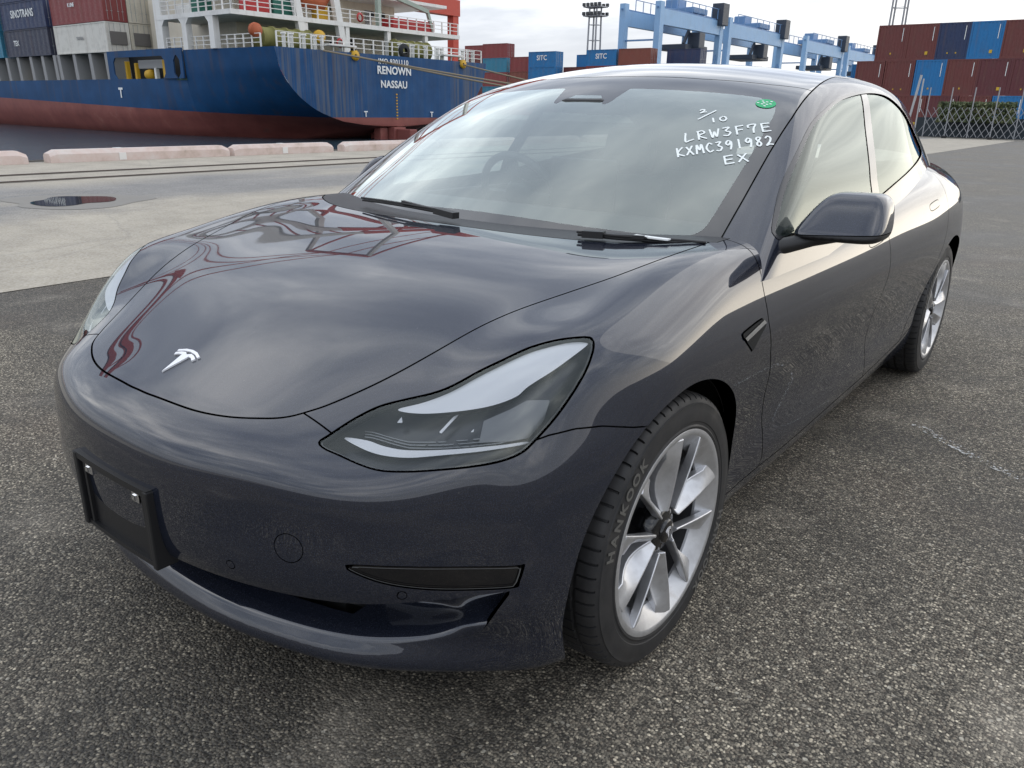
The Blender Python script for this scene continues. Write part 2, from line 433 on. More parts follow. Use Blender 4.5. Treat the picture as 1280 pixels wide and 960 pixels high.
def split(Ms, phi):
    """cut along phi = 0; returns (phi<0 part, phi>0 part)"""
    V, Nn, T = Ms; phi = np.where(np.abs(phi) < 1e-7, 1e-7, phi)
    s = phi[T] > 0; c = s.sum(1)
    tin, tout, tm = T[c == 0], T[c == 3], T[(c > 0) & (c < 3)]
    if len(tm) == 0: return compact(V, Nn, tin), compact(V, Nn, tout)
    sm = phi[tm] > 0; lone_pos = sm.sum(1) == 1
    lone = np.where(lone_pos, sm.argmax(1), (~sm).argmax(1))
    k = np.arange(len(tm)); A, B, C = tm[k, lone], tm[k, (lone+1) % 3], tm[k, (lone+2) % 3]
    ed = np.concatenate([np.stack([A, B], 1), np.stack([A, C], 1)]); es = np.sort(ed, 1)
    ue, inv = np.unique(es, axis=0, return_inverse=True); inv = inv.ravel()
    t = phi[ue[:, 0]]/(phi[ue[:, 0]]-phi[ue[:, 1]])
    NV = V[ue[:, 0]]+(V[ue[:, 1]]-V[ue[:, 0]])*t[:, None]
    NN = Nn[ue[:, 0]]+(Nn[ue[:, 1]]-Nn[ue[:, 0]])*t[:, None]; NN /= np.linalg.norm(NN, axis=1)[:, None]
    ab, ac = inv[:len(tm)]+len(V), inv[len(tm):]+len(V)
    V2 = np.concatenate([V, NV]); N2 = np.concatenate([Nn, NN])
    one = np.stack([A, ab, ac], 1); two = np.concatenate([np.stack([ab, B, C], 1), np.stack([ab, C, ac], 1)])
    lp2 = np.concatenate([lone_pos, lone_pos])
    pos = np.concatenate([tout, one[lone_pos], two[~lp2]]); neg = np.concatenate([tin, one[~lone_pos], two[lp2]])
    return compact(V2, N2, neg), compact(V2, N2, pos)
def cut(Ms, fn, gap=.004):
    """fn: signed distance on vertices; returns inside and outside pieces with a gap between them"""
    a, b = split(Ms, fn(Ms[0])-gap/2)
    a2, _ = split(a, fn(a[0])+gap/2)
    return a2, b
def catmull(P, closed=True, n=8):
    P = np.array(P, float); k = len(P); out_ = []
    for i in range(k if closed else k-1):
        g4 = [(i-1) % k, i, (i+1) % k, (i+2) % k] if closed else [max(i-1, 0), i, i+1, min(i+2, k-1)]
        p0, p1, p2, p3 = P[g4]
        for j in range(n):
            t = j/n
            out_.append(.5*(2*p1+(p2-p0)*t+(2*p0-5*p1+4*p2-p3)*t*t+(3*p1-p0-3*p2+p3)*t**3))
    if not closed: out_.append(P[-1])
    return np.array(out_)
def poly_sdf(Q, poly):
    """signed distance of 2-D points to a closed polygon (negative inside)"""
    Q = np.asarray(Q, float); lo = poly.min(0)-.08; hi = poly.max(0)+.08
    d = np.full(len(Q), .08); m_ = ((Q > lo) & (Q < hi)).all(1); q = Q[m_]
    if len(q):
        A = poly; B = np.roll(poly, -1, 0); best = np.full(len(q), 1e9); ins = np.zeros(len(q), bool)
        for a, b in zip(A, B):
            ab = b-a; l2 = (ab**2).sum()
            if l2 < 1e-14: continue
            t = np.clip(((q-a)@ab)/l2, 0, 1); dd = ((q-a-t[:, None]*ab)**2).sum(1); best = np.minimum(best, dd)
            c = (a[1] > q[:, 1]) != (b[1] > q[:, 1])
            if c.any():
                xi = a[0]+(q[:, 1]-a[1])*(b[0]-a[0])/np.where(b[1]-a[1] == 0, 1e-12, b[1]-a[1]); ins ^= c & (q[:, 0] < xi)
        best = np.sqrt(best); d[m_] = np.where(ins, -best, best)
    return d
def line_side(Q, pts):
    """signed distance to an open polyline given as (u, v): >0 on the +u side, u interpolated on v"""
    pts = np.array(pts, float); o = np.argsort(pts[:, 1])
    u = np.interp(Q[:, 1], pts[o, 1], pts[o, 0]); e = 1e-3
    sl = (np.interp(Q[:, 1]+e, pts[o, 1], pts[o, 0])-np.interp(Q[:, 1]-e, pts[o, 1], pts[o, 0]))/(2*e)
    return (Q[:, 0]-u)/np.sqrt(1+sl**2)
def boundary(T):
    E_ = np.concatenate([T[:, [0, 1]], T[:, [1, 2]], T[:, [2, 0]]]); s_ = np.sort(E_, 1)
    _, first, cnt = np.unique(s_, axis=0, return_index=True, return_counts=True)
    return E_[first[cnt == 1]]
def flange(Ms, depth=.012, vec=None, seam=True, where=None):
    """turn the free edges of a panel inwards"""
    V, Nn, T = Ms; E_ = boundary(T)
    if seam: E_ = E_[~((np.abs(V[E_[:, 0], 0]) < 1e-5) & (np.abs(V[E_[:, 1], 0]) < 1e-5))]
    if where is not None: E_ = E_[where(V[E_].mean(1))]
    if len(E_) == 0: return Ms
    u, inv = np.unique(E_.ravel(), return_inverse=True); inv = inv.reshape(E_.shape)
    off = -Nn[u]*depth if vec is None else (vec(V[u], Nn[u]) if callable(vec) else np.tile(np.array(vec, float), (len(u), 1)))
    rim = V[u]; low = rim+off; n0 = len(V); k = len(u)
    ed = V[E_[:, 1]]-V[E_[:, 0]]; fnrm = np.cross(off[inv[:, 0]], ed); 
    ln = np.linalg.norm(fnrm, axis=1)[:, None]; fnrm = -fnrm/np.maximum(ln, 1e-12)
    vn = np.zeros((k, 3)); np.add.at(vn, inv[:, 0], fnrm); np.add.at(vn, inv[:, 1], fnrm)
    vn /= np.maximum(np.linalg.norm(vn, axis=1)[:, None], 1e-12)
    a, b = inv[:, 0], inv[:, 1]
    q1 = np.stack([n0+b, n0+a, n0+k+a], 1); q2 = np.stack([n0+b, n0+k+a, n0+k+b], 1)
    return np.concatenate([V, rim, low]), np.concatenate([Nn, vn, vn]), np.concatenate([T, q1, q2])
def mirror(Ms): V, Nn, T = Ms; k = np.array([-1, 1, 1.]); return V*k, Nn*k, T[:, ::-1]
def both_halves(Ms):
    V, Nn, T = Ms; V2, N2, T2 = mirror(Ms); n0 = len(V)
    m_ = np.arange(n0)+n0; seam = np.abs(V[:, 0]) < 1e-5; m_[seam] = np.where(seam)[0]
    Nn = Nn.copy(); Nn[seam, 0] = 0; V = V.copy(); V[seam, 0] = 0
    return compact(np.concatenate([V, V2]), np.concatenate([Nn, N2]), np.concatenate([T, m_[T2]]))
def shift(Ms, d): V, Nn, T = Ms; return V+Nn*d, Nn, T
class MB:
    """collects boxes, bars and lathes into one mesh"""
    def __init__(s): s.v = []; s.f = []; s.sm = []; s.mi = []; s.cur = 0
    def add(s, vs, fs, smooth=False):
        b = len(s.v); s.v += [tuple(v) for v in vs]; s.f += [[b+i for i in f] for f in fs]; s.sm += [smooth]*len(fs); s.mi += [s.cur]*len(fs)
    def box(s, lo, hi, bev=0, mtx=None):
        (x0, y0, z0), (x1, y1, z1) = lo, hi
        if bev:
            b = min(bev, (x1-x0)/2.01, (y1-y0)/2.01, (z1-z0)/2.01); vs = []; 
            bm = bmesh.new(); bmesh.ops.create_cube(bm, size=1)
            for v in bm.verts: v.co = Vector(((x0+x1)/2+v.co.x*(x1-x0), (y0+y1)/2+v.co.y*(y1-y0), (z0+z1)/2+v.co.z*(z1-z0)))
            bmesh.ops.bevel(bm, geom=list(bm.edges), offset=b, segments=2, profile=.6, affect='EDGES')
            bm.verts.index_update(); vs = [v.co.copy() for v in bm.verts]; fs = [[v.index for v in f.verts] for f in bm.faces]; bm.free()
        else:
            vs = [Vector(c) for c in ((x0, y0, z0), (x1, y0, z0), (x1, y1, z0), (x0, y1, z0), (x0, y0, z1), (x1, y0, z1), (x1, y1, z1), (x0, y1, z1))]
            fs = [(0, 3, 2, 1), (4, 5, 6, 7), (0, 1, 5, 4), (1, 2, 6, 5), (2, 3, 7, 6), (3, 0, 4, 7)]
        if mtx is not None: vs = [mtx @ v for v in vs]
        s.add(vs, fs); return s
    def bar(s, a, b, w_, h_=None, up=(0, 0, 1)):
        a, b = Vector(a), Vector(b); h_ = h_ or w_; d = (b-a); l = d.length; d.normalize()
        upv = Vector(up)
        if abs(d.dot(upv)) > .98: upv = Vector((0, 1, 0))
        x = d.cross(upv).normalized(); y = x.cross(d).normalized()
        vs = [p+x*sx*w_/2+y*sy*h_/2 for p in (a, b) for sx, sy in ((-1, -1), (1, -1), (1, 1), (-1, 1))]
        s.add(vs, [(0, 1, 2, 3), (7, 6, 5, 4), (0, 4, 5, 1), (1, 5, 6, 2), (2, 6, 7, 3), (3, 7, 4, 0)]); return s
    def tube(s, pts, r, seg=8, cap=True):
        pts = [Vector(p) for p in pts]; n = len(pts); rs = r if isinstance(r, (list, tuple)) else [r]*n; vs = []; fs = []
        pu = None
        for i, p in enumerate(pts):
            d = (pts[min(i+1, n-1)]-pts[max(i-1, 0)]).normalized()
            if pu is None: pu = Vector((0, 0, 1)) if abs(d.z) < .9 else Vector((1, 0, 0))
            x = d.cross(pu).normalized(); y = x.cross(d).normalized(); pu = y
            for k in range(seg):
                a = 2*math.pi*k/seg; vs.append(p+x*math.cos(a)*rs[i]+y*math.sin(a)*rs[i])
        for i in range(n-1):
            for k in range(seg):
                fs.append((i*seg+k, i*seg+(k+1) % seg, (i+1)*seg+(k+1) % seg, (i+1)*seg+k))
        s.add(vs, fs, True)
        if cap: s.add(vs[:seg], [tuple(reversed(range(seg)))]); s.add(vs[-seg:], [tuple(range(seg))])
        return s
    def lathe(s, prof, axis='z', seg=48, c=(0, 0, 0), mod=None, smooth=True, arc=None):
        """prof: list of (radius, along)"""
        c = Vector(c); vs = []; fs = []; n = len(prof); a0, a1 = arc or (0, 2*math.pi); full = arc is None; cols = seg if full else seg+1
        for k in range(cols):
            a = a0+(a1-a0)*k/seg; ca, sa = math.cos(a), math.sin(a)
            for j, (r, h) in enumerate(prof):
                if mod: r, h = mod(k, j, r, h)
                vs.append(c+(Vector((r*ca, r*sa, h)) if axis == 'z' else Vector((h, r*ca, r*sa)) if axis == 'x' else Vector((r*sa, h, r*ca))))
        for k in range(seg):
            k2 = (k+1) % cols
            for j in range(n-1): fs.append((k*n+j, k2*n+j, k2*n+j+1, k*n+j+1))
        s.add(vs, fs, smooth); return s
    def mesh(s, name, mats=None):
        me = bpy.data.meshes.new(name); me.from_pydata([tuple(v) for v in s.v], [], s.f)
        me.polygons.foreach_set('use_smooth', s.sm); me.polygons.foreach_set('material_index', s.mi)
        for m_ in (mats if isinstance(mats, (list, tuple)) else [mats] if mats else []): me.materials.append(m_)
        me.update(); return me
    def build(s, name, m_, parent=None, world=True, sharp=None):
        me = s.mesh(name, m_)
        bm = bmesh.new(); bm.from_mesh(me); bmesh.ops.recalc_face_normals(bm, faces=bm.faces); bm.to_mesh(me); bm.free()
        return link(name, me, None, parent, world)
_fonts = {}
def text_mesh(txt, size, depth=0.0, spacing=1.0, bold=0.0):
    cu = bpy.data.curves.new('t', 'FONT'); cu.body = txt; cu.size = size; cu.extrude = depth; cu.space_character = spacing; cu.offset = bold
    cu.align_x = 'CENTER'; cu.align_y = 'CENTER'; cu.resolution_u = 3
    o = bpy.data.objects.new('t', cu); COL.objects.link(o)
    dg = bpy.context.evaluated_depsgraph_get(); me = bpy.data.meshes.new_from_object(o.evaluated_get(dg))
    bpy.data.objects.remove(o); bpy.data.curves.remove(cu); return me
def place_text(name, txt, size, origin, right, up, m_, parent, depth=.002, spacing=1.0, bold=0.0):
    me = text_mesh(txt, size, depth, spacing, bold); right, up = Vector(right).normalized(), Vector(up).normalized(); nrm = right.cross(up)
    mt = Matrix((right, up, nrm)).transposed().to_4x4(); mt.translation = Vector(origin); me.transform(mt)
    me.materials.clear(); me.materials.append(m_); return link(name, me, None, parent)
# ------------------------------------------------------------------ ground, apron, water
def paint_mat(name, rough=.5, dirt=.5, scale=2.0, streak=0.0, rust=(.16, .075, .04)):
    """painted steel tinted by the object colour, with grime and rust"""
    m = mat(name, (.5, .5, .5), rough); g = G(m); oi = g.n('ShaderNodeObjectInfo'); c = oi.outputs['Color']
    v = g.mapping(g.obj(), (1, 1, 1), (0, 0, 0)); f = g.ramp(g.noise(v, scale, 7, .65), [(.48, 0.0), (.72, dirt)])
    c2 = g.mix(f, c, g.mix(.55, c, (.10, .085, .07)))
    if streak:
        s2 = g.ramp(g.noise(g.mapping(g.obj(), (1.6, 1.6, .08)), 1.6, 5, .6), [(.52, 0.0), (.75, streak)]); c2 = g.mix(s2, c2, rust)
    g.set('Base Color', c2); g.set('Roughness', g.ramp(g.noise(v, 5, 3), [(.3, rough-.1), (.7, rough+.15)])); return m
M['asphalt'] = mat('asphalt', (.06, .06, .06), .85); g = G(M['asphalt']); o = g.obj()
wob = g.mix(.006, o, g.noise(o, 60, 2, out=1))
va = g.voro(wob, 138); vb = g.voro(wob, 290); vc = g.voro(wob, 74)
s1, s2, s3 = (g.n('ShaderNodeSeparateColor') for _ in range(3)); g.put(s1.inputs[0], va.outputs['Color']); g.put(s2.inputs[0], vb.outputs['Color']); g.put(s3.inputs[0], vc.outputs['Color'])
stone = g.ramp(s1.outputs[0], [(0, (.028, .026, .023)), (.30, (.075, .069, .060)), (.58, (.165, .151, .128)), (.80, (.275, .251, .207)), (.94, (.43, .39, .32)), (1, (.62, .57, .47))])
stone = g.mix(g.ramp(s1.outputs[1], [(.80, 0.0), (.82, .35)]), stone, (.10, .075, .06))
binder = (.016, .016, .017)
gapm = g.ramp(va.outputs['Distance'], [(.38, 0.0), (.62, 1.0)])
fine = g.ramp(s2.outputs[0], [(0, (.022, .021, .020)), (.6, (.07, .066, .059)), (1, (.26, .24, .20))])
base = g.mix(gapm, stone, fine)
big = g.m('MULTIPLY', g.ramp(s3.outputs[0], [(.925, 0.0), (.93, 1.0)]), g.ramp(vc.outputs['Distance'], [(.32, 1.0), (.40, 0.0)]))
base = g.mix(big, base, g.ramp(s3.outputs[1], [(0, (.22, .205, .18)), (1, (.40, .385, .34))]))
patch = g.noise(o, .55, 8, .62, .4); patch2 = g.noise(g.mapping(o, loc=(7, 3, 0)), 1.9, 6, .6)
damp = g.ramp(patch, [(.44, 0.0), (.56, 1.0)]); dusty = g.ramp(patch2, [(.56, 0.0), (.72, 1.0)])
base = g.mix(g.m('MULTIPLY', damp, .5), base, (.012, .012, .012))
base = g.mix(g.m('MULTIPLY', dusty, .20), base, (.27, .25, .215))
base = g.mix(1.0, base, g.ramp(dusty, [(0, (1.27, 1.22, 1.135)), (1, (1.75, 1.68, 1.58))]), 'MULTIPLY')
sy_ = g.n('ShaderNodeSeparateXYZ'); g.put(sy_.inputs[0], o)
pale_y = g.m('MULTIPLY', g.ramp(g.m('MULTIPLY', g.m('ADD', sy_.outputs[1], g.m('MULTIPLY', g.noise(o, .4, 5), 5.0)), .05), [(.28, 0.0), (.55, 1.0)]), .42)
base = g.mix(pale_y, base, (.23, .222, .205))  # asphalt blends to a paler grey as y grows
ruddy = g.ramp(g.noise(g.mapping(o, loc=(2, 9, 0)), .9, 4), [(.55, 0.0), (.7, .16)])
base = g.mix(ruddy, base, (.13, .085, .06))
g.set('Base Color', base)
h = g.m('SUBTRACT', g.m('MULTIPLY', s1.outputs[2], .6), g.m('MULTIPLY', va.outputs['Distance'], .9))
g.set('Normal', g.bump(h, .75, .006)); g.set('Roughness', g.ramp(patch, [(.42, .88), (.58, .62)])); g.set('Specular IOR Level', .35)
M['concrete'] = mat('apron_concrete', (.36, .33, .28), .85); g = G(M['concrete']); o = g.obj(); sx = g.n('ShaderNodeSeparateXYZ'); g.put(sx.inputs[0], o)
warp = g.m('ADD', sx.outputs[0], g.m('MULTIPLY', g.m('SUBTRACT', g.noise(o, .35, 6, .6), .5), 3.2))
tan_ = g.ramp(g.noise(o, 1.4, 8, .65), [(.3, (.30, .262, .20)), (.55, (.40, .352, .272)), (.75, (.47, .42, .325))])
grey = g.ramp(g.noise(o, 1.1, 8, .65), [(.3, (.13, .126, .12)), (.7, (.235, .222, .205))])
band = g.m('MULTIPLY', g.ramp(g.m('MULTIPLY_ADD', warp, .1) if False else g.m('MULTIPLY', g.m('ADD', warp, 14.0), .1), [(.16, 0.0), (.28, .95), (.50, .9), (.60, 0.0)]), g.ramp(g.noise(g.mapping(o, (1, .3, 1), (3, 0, 0)), .5, 5), [(.36, .25), (.5, 1.0)]))
cc = g.mix(band, tan_, grey)
crk = g.voro(g.mix(.2, o, g.noise(o, .9, 5, out=1)), .28, 'DISTANCE_TO_EDGE').outputs['Distance']
cc = g.mix(g.ramp(crk, [(.0, .22), (.005, 0.0)]), cc, (.08, .075, .07))
stain = g.ramp(g.noise(g.mapping(o, loc=(5, 5, 0)), 3.5, 6, .7), [(.58, 0.0), (.75, .4)]); cc = g.mix(stain, cc, (.13, .115, .10))
spk = g.voro(o, 70); ssp = g.n('ShaderNodeSeparateColor'); g.put(ssp.inputs[0], spk.outputs['Color']); cc = g.mix(.16, cc, g.ramp(ssp.outputs[0], [(0, .1), (1, .75)]))
g.set('Base Color', cc); g.set('Normal', g.bump(g.noise(o, 35, 5), .25, .006))
M['wall'] = mat('quay_wall', (.20, .185, .165), .9); g = G(M['wall']); g.set('Base Color', g.ramp(g.noise(g.obj(), .8, 7, .65), [(.3, (.10, .095, .085)), (.7, (.26, .24, .21))]))
M['water'] = mat('harbour_water', (.028, .058, .078), .10, ior=1.33, spec=.3); g = G(M['water'])
wv = g.noise(g.mapping(g.obj(), (1, 1.5, 1)), .9, 6, .62, .3); g.set('Normal', g.bump(wv, .45, .4))
M['puddle'] = mat('puddle_water', (.055, .053, .05), .03); M['puddle_edge'] = mat('damp_concrete', (.21, .195, .17), .6)
def sheet(name, pts, z, m_, holes=None, kind='structure'):
    me = bpy.data.meshes.new(name); me.from_pydata([(x, y, z) for x, y in pts], [], [tuple(range(len(pts)))]); return tag(link(name, me, m_), kind=kind)
QX, QY = -16.85, 71.5
sheet('ground', [(QX, -1500), (1500, -1500), (1500, 1500), (-1500, 1500), (-1500, QY), (QX, QY)], 0, M['asphalt'])
sheet('concrete_apron', [(QX, -300), (-4.42, -300), (-4.42, 51.2), (-4.6, 51.9), (QX, 51.9)], .004, M['concrete'])
sheet('harbour_water', [(-1500, -1500), (QX+.01, -1500), (QX+.01, QY+.01), (-1500, QY+.01)], -1.9, M['water'])
mb = MB(); mb.box((QX-.35, -300, -6), (QX, QY, -.001)); mb.box((-1500, QY, -6), (QX-.35, QY+.35, -.001)); tag(mb.build('quay_wall', M['wall']), kind='structure')
mb = MB(); mb.box((QX-.36, -300, -.30), (QX-.30, QY, .03)); tag(mb.build('quay_edge_strip', M['wall']), kind='structure')
M['rail'] = mat('rail_steel', (.10, .075, .06), .5, .6); M['groove'] = mat('rail_groove', (.13, .115, .095), .9)
for x in (-12.62, -13.9):
    sheet('rail_groove', [(x-.14, -300), (x+.14, -300), (x+.14, 51.5), (x-.14, 51.5)], .008, M['groove'])
    mb = MB(); mb.box((x-.036, -300, .009), (x+.036, 51.5, .022)); tag(mb.build('crane_rail', M['rail']), kind='structure')
def blob(cx, cy, rx, ry, seed, n=40):
    r_ = random.Random(seed); ph = [r_.uniform(0, 6.28) for _ in range(4)]; P = []
    for k in range(n):
        a = 2*math.pi*k/n; q = 1+.16*math.sin(2*a+ph[0])+.11*math.sin(3*a+ph[1])+.07*math.sin(5*a+ph[2]); P.append((cx+rx*q*math.cos(a), cy+ry*q*math.sin(a)))
    return P
sheet('damp_patch', blob(-9.4, 3.2, .78, .95, 3), .008, M['puddle_edge']); sheet('puddle', blob(-9.45, 3.15, .55, .48, 5), .012, M['puddle'])
# worn white paint streak beside the car
M['worn'] = mat('worn_line_paint', (.6, .6, .58), .8); g = G(M['worn'])
mixs = g.n('ShaderNodeMixShader'); tr = g.n('ShaderNodeBsdfTransparent'); wn_ = g.ramp(g.noise(g.obj(), 75, 3, .6), [(.56, 0.0), (.60, 1.0)]); g.put(mixs.inputs[0], wn_)
outm = [n for n in g.t.nodes if n.type == 'OUTPUT_MATERIAL'][0]; g.t.links.new(tr.outputs[0], mixs.inputs[1]); g.t.links.new(g.b.outputs[0], mixs.inputs[2]); g.t.links.new(mixs.outputs[0], outm.inputs[0])
sheet('worn_line', [(1.03, 2.02), (1.25, 1.84), (1.60, 1.60), (2.2, 1.2), (2.22, 1.25), (1.63, 1.645), (1.28, 1.885), (1.06, 2.06)], .005, M['worn'])
# ------------------------------------------------------------------ kerb blocks on the quay edge
M['kerb'] = mat('kerb_paint', (.62, .53, .48), .8); g = G(M['kerb']); g.set('Base Color', g.ramp(g.noise(g.obj(), 2.2, 7, .65), [(.3, (.66, .60, .56)), (.52, (.62, .50, .45)), (.68, (.50, .40, .34)), (.8, (.28, .22, .18))]))
M['kerb_white'] = mat('kerb_white_band', (.74, .72, .69), .8)
KERBS = [(-2.4, 1.0, 'nearest short'), (1.25, 5.35, 'cut off at the left photo edge'), (5.78, 10.0, 'white-banded, left of the ship name'), (10.13, 13.28, 'in front of the ship rudder'), (13.7, 17.6, 'beside the far door mirror'), (17.75, 21.7, 'first one seen through the windscreen'), (21.85, 25.8, 'second one seen through the windscreen'), (26.3, 30.2, 'third one behind the windscreen'), (30.4, 34.3, 'fourth one behind the windscreen'), (34.5, 38.4, 'fifth one behind the car'), (38.6, 42.5, 'sixth one behind the car'), (42.7, 46.6, 'farthest one near the gate')]
for i, (a, b, w_) in enumerate(KERBS):
    mb = MB(); y0, y1 = a, b; P = [(0, 0), (.34, 0), (.34, .17), (.27, .26), (.06, .26), (0, .20)]; vs = []
    for yy, sc_ in ((y0, .72), (y0+.16, 1), (y1-.16, 1), (y1, .72)): vs += [Vector((QX+.05+x, yy, z*sc_+.004)) for x, z in P]
    n = 6; mb.add(vs, [tuple(range(n)), tuple(reversed(range(3*n, 4*n)))]+[(k*n+j, (k+1)*n+j, (k+1)*n+(j+1) % n, k*n+(j+1) % n) for k in range(3) for j in range(n)])
    o = mb.build('kerb_block', M['kerb']); tag(o, 'pale pink kerb block on the quay edge, '+w_, 'kerb', 'kerb blocks along the quay edge')
    if i in (1, 2, 3):
        yb = y0+1.45; mb = MB(); mb.box((QX+.36, yb, .02), (QX+.398, yb+.16, .175)); mb.build('white_band', M['kerb_white'], o); mb = MB(); mb.box((QX+.12, yb, .262), (QX+.31, yb+.16, .272)); mb.build('white_band', M['kerb_white'], o)
# ------------------------------------------------------------------ containers
M['cont'] = paint_mat('container_paint', .55, .4, 1.2, .25); M['cont_dark'] = mat('container_underside', (.02, .02, .02), .9); M['placard'] = mat('yellow_placard', (.62, .40, .03), .6); M['gal'] = mat('galvanised_steel', (.42, .43, .44), .45, .6)
M['fridge'] = mat('reefer_machinery', (.16, .15, .14), .7)
def corr(n, d): return [(i/n, (0, 0, -d, -d)[i % 4]) for i in range(n+1)]
def container_meshes(Lx, H_):
    """length along x, 2.44 wide along y, base corner at the origin; returns shell, frame, door bars"""
    W_ = 2.44; mb = MB(); e = .06; z0, z1 = .15, H_-.10
    for y, s_ in ((e*.6, 1), (W_-e*.6, -1)):
        P = corr(int(Lx/.28)//4*4+1, .036)
        vs = [Vector((e+t*(Lx-2*e), y-s_*q, z)) for t, q in P for z in (z0, z1)]; mb.add(vs, [(2*i, 2*i+2, 2*i+3, 2*i+1) if s_ > 0 else (2*i+1, 2*i+3, 2*i+2, 2*i) for i in range(len(P)-1)])
    P = corr(33, .036); vs = [Vector((e*.6+q, e+t*(W_-2*e), z)) for t, q in P for z in (z0, z1)]; mb.add(vs, [(2*i+1, 2*i+3, 2*i+2, 2*i) for i in range(len(P)-1)])
    mb.add([Vector(v) for v in ((0, 0, H_-.02), (Lx, 0, H_-.02), (Lx, W_, H_-.02), (0, W_, H_-.02))], [(0, 1, 2, 3)])
    shell_ = mb.mesh('container', M['cont'])
    mb = MB()
    for x in (0, Lx-.12):
        for y in (0, W_-.12): mb.box((x, y, 0), (x+.12, y+.12, H_))
    for y in (0, W_-.07): mb.box((.12, y, 0), (Lx-.12, y+.07, .15)); mb.box((.12, y, H_-.11), (Lx-.12, y+.07, H_-.005))
    for x in (0, Lx-.07): mb.box((x, .12, 0), (x+.07, W_-.12, .15)); mb.box((x, .12, H_-.12), (x+.07, W_-.12, H_-.005))
    fr = mb.mesh('corner_frame', M['cont'])
    mb = MB(); mb.box((Lx-.05, .12, .15), (Lx-.03, W_-.12, H_-.12)); mb.box((Lx-.03, W_/2-.015, .15), (Lx-.022, W_/2+.015, H_-.12))
    dr = mb.mesh('door', M['cont'])
    mb = MB()
    for y in (.42, .88, W_-.88, W_-.42): mb.bar((Lx-.012, y, .12), (Lx-.012, y, H_-.1), .035); mb.box((Lx-.02, y-.11, .95), (Lx+.002, y+.11, 1.0))
    bars = mb.mesh('lock_bars', M['gal'])
    return shell_, fr, dr, bars
CM = {}
def container(x, y, z, color, label, Lx=12.19, H_=2.59, rz=0, group='stacked containers', doors=True, marks=(), reefer=False):
    k = (Lx, H_)
    if k not in CM: CM[k] = container_meshes(Lx, H_)
    sh_, fr, dr, bars = CM[k]
    o = link('container', sh_); o.location = (x, y, z); o.rotation_euler = (0, 0, rz); o.color = (*color, 1); tag(o, label, 'container', group)
    for nm, me in (('corner_frame', fr),)+((('door', dr), ('lock_bars', bars)) if doors else ()):
        c = bpy.data.objects.new(nm, me); COL.objects.link(c); c.parent = o; c.color = (*color, 1)
    for m_ in marks: m_(o, Lx, H_)
    return o
def child_mesh(o, name, mb, m_): return mb.build(name, m_, o, False)
def side_text(txt, size, u, v, m_=None, bold=.02):
    def f(o, Lx, H_):
        me = text_mesh(txt, size, .004, bold=bold); me.transform(Matrix(((1, 0, 0, Lx*u), (0, 0, -1, -.012), (0, 1, 0, H_*v), (0, 0, 0, 1)))); me.materials.clear(); me.materials.append(m_ or M['white'])
        c = bpy.data.objects.new('lettering', me); COL.objects.link(c); c.parent = o
    return f
def end_marks(seed):
    """upright code strip and yellow placards on the -x end wall"""
    def f(o, Lx, H_):
        r_ = random.Random(seed); mb = MB()
        mb.box((-.012, .345, H_*.90-1.08), (-.004, .395, H_*.90))
        child_mesh(o, 'code_strip', mb, M['white'])
        for y, z, s_ in ((.6, .42, .22),) if r_.random() < .45 else ((.8, .45, .10), (1.45, .45, .10)) if r_.random() < .6 else ((1.1, .5, .12),):
            mb = MB(); mb.box((-.012, y, z), (-.004, y+s_, z+s_*1.15)); child_mesh(o, 'placard', mb, M['placard'])
    return f
MAROON, MAROON2, NAVY, SKY, CYAN, RUST, CREAM, RED = (.150, .040, .036), (.120, .030, .036), (.022, .040, .105), (.012, .170, .42), (.03, .21, .33), (.22, .065, .045), (.62, .58, .48), (.24, .045, .045)
# stack behind the gate: end walls face the camera (length runs away along +y)
rows = {0: [MAROON, MAROON, SKY, MAROON2, MAROON, SKY, MAROON2, MAROON], 1: [None, SKY, MAROON, MAROON2, SKY, MAROON, MAROON2, MAROON2, MAROON, SKY], 2: [None, None, None, MAROON, MAROON, NAVY, SKY, MAROON, MAROON2, NAVY]}
cname = {MAROON: 'maroon', MAROON2: 'dark red', NAVY: 'navy blue', SKY: 'bright blue', CYAN: 'cyan', RUST: 'rust red', CREAM: 'cream', RED: 'red'}
ordn = ['leftmost', 'second from left', 'third from left', 'fourth from left', 'fifth from left', 'sixth from left', 'seventh from left', 'eighth from left', 'ninth from left']
HC = 2.90
lay0 = [(-24.8, MAROON2), (-22.3, MAROON), (-19.8, MAROON), (-17.3, MAROON), (-14.8, MAROON2), (-12.3, MAROON), (-9.8, SKY), (-7.3, SKY), (-4.8, MAROON)]
lay1 = [(-22.9, SKY), (-21.2, MAROON), (-18.7, MAROON), (-16.2, SKY), (-13.75, MAROON), (-11.3, MAROON2), (-8.85, MAROON2), (-6.4, MAROON), (-3.9, SKY)]
lay2 = [(-19.75, MAROON), (-17.3, MAROON), (-14.85, NAVY), (-12.4, SKY), (-9.95, MAROON), (-7.5, NAVY), (-5.0, MAROON)]
for lv, (row, zc_) in enumerate(((lay0, 0), (lay1, HC), (lay2, 2*HC))):
    for i, (x, c) in enumerate(row):
        y_ = 78.0+(4.5 if lv == 1 and i == 0 else 0)
        # rotate so that the plain end looks to -y: local +x becomes +y, local +y becomes -x
        container(x+2.44, y_, zc_, c, '%s container end, %s, %s layer of the stack behind the gate' % (cname[c], ordn[i], ('bottom', 'middle', 'top')[lv]), 12.19, HC, math.pi/2, 'container stack behind the folding gate', False, [end_marks(lv*20+i)])
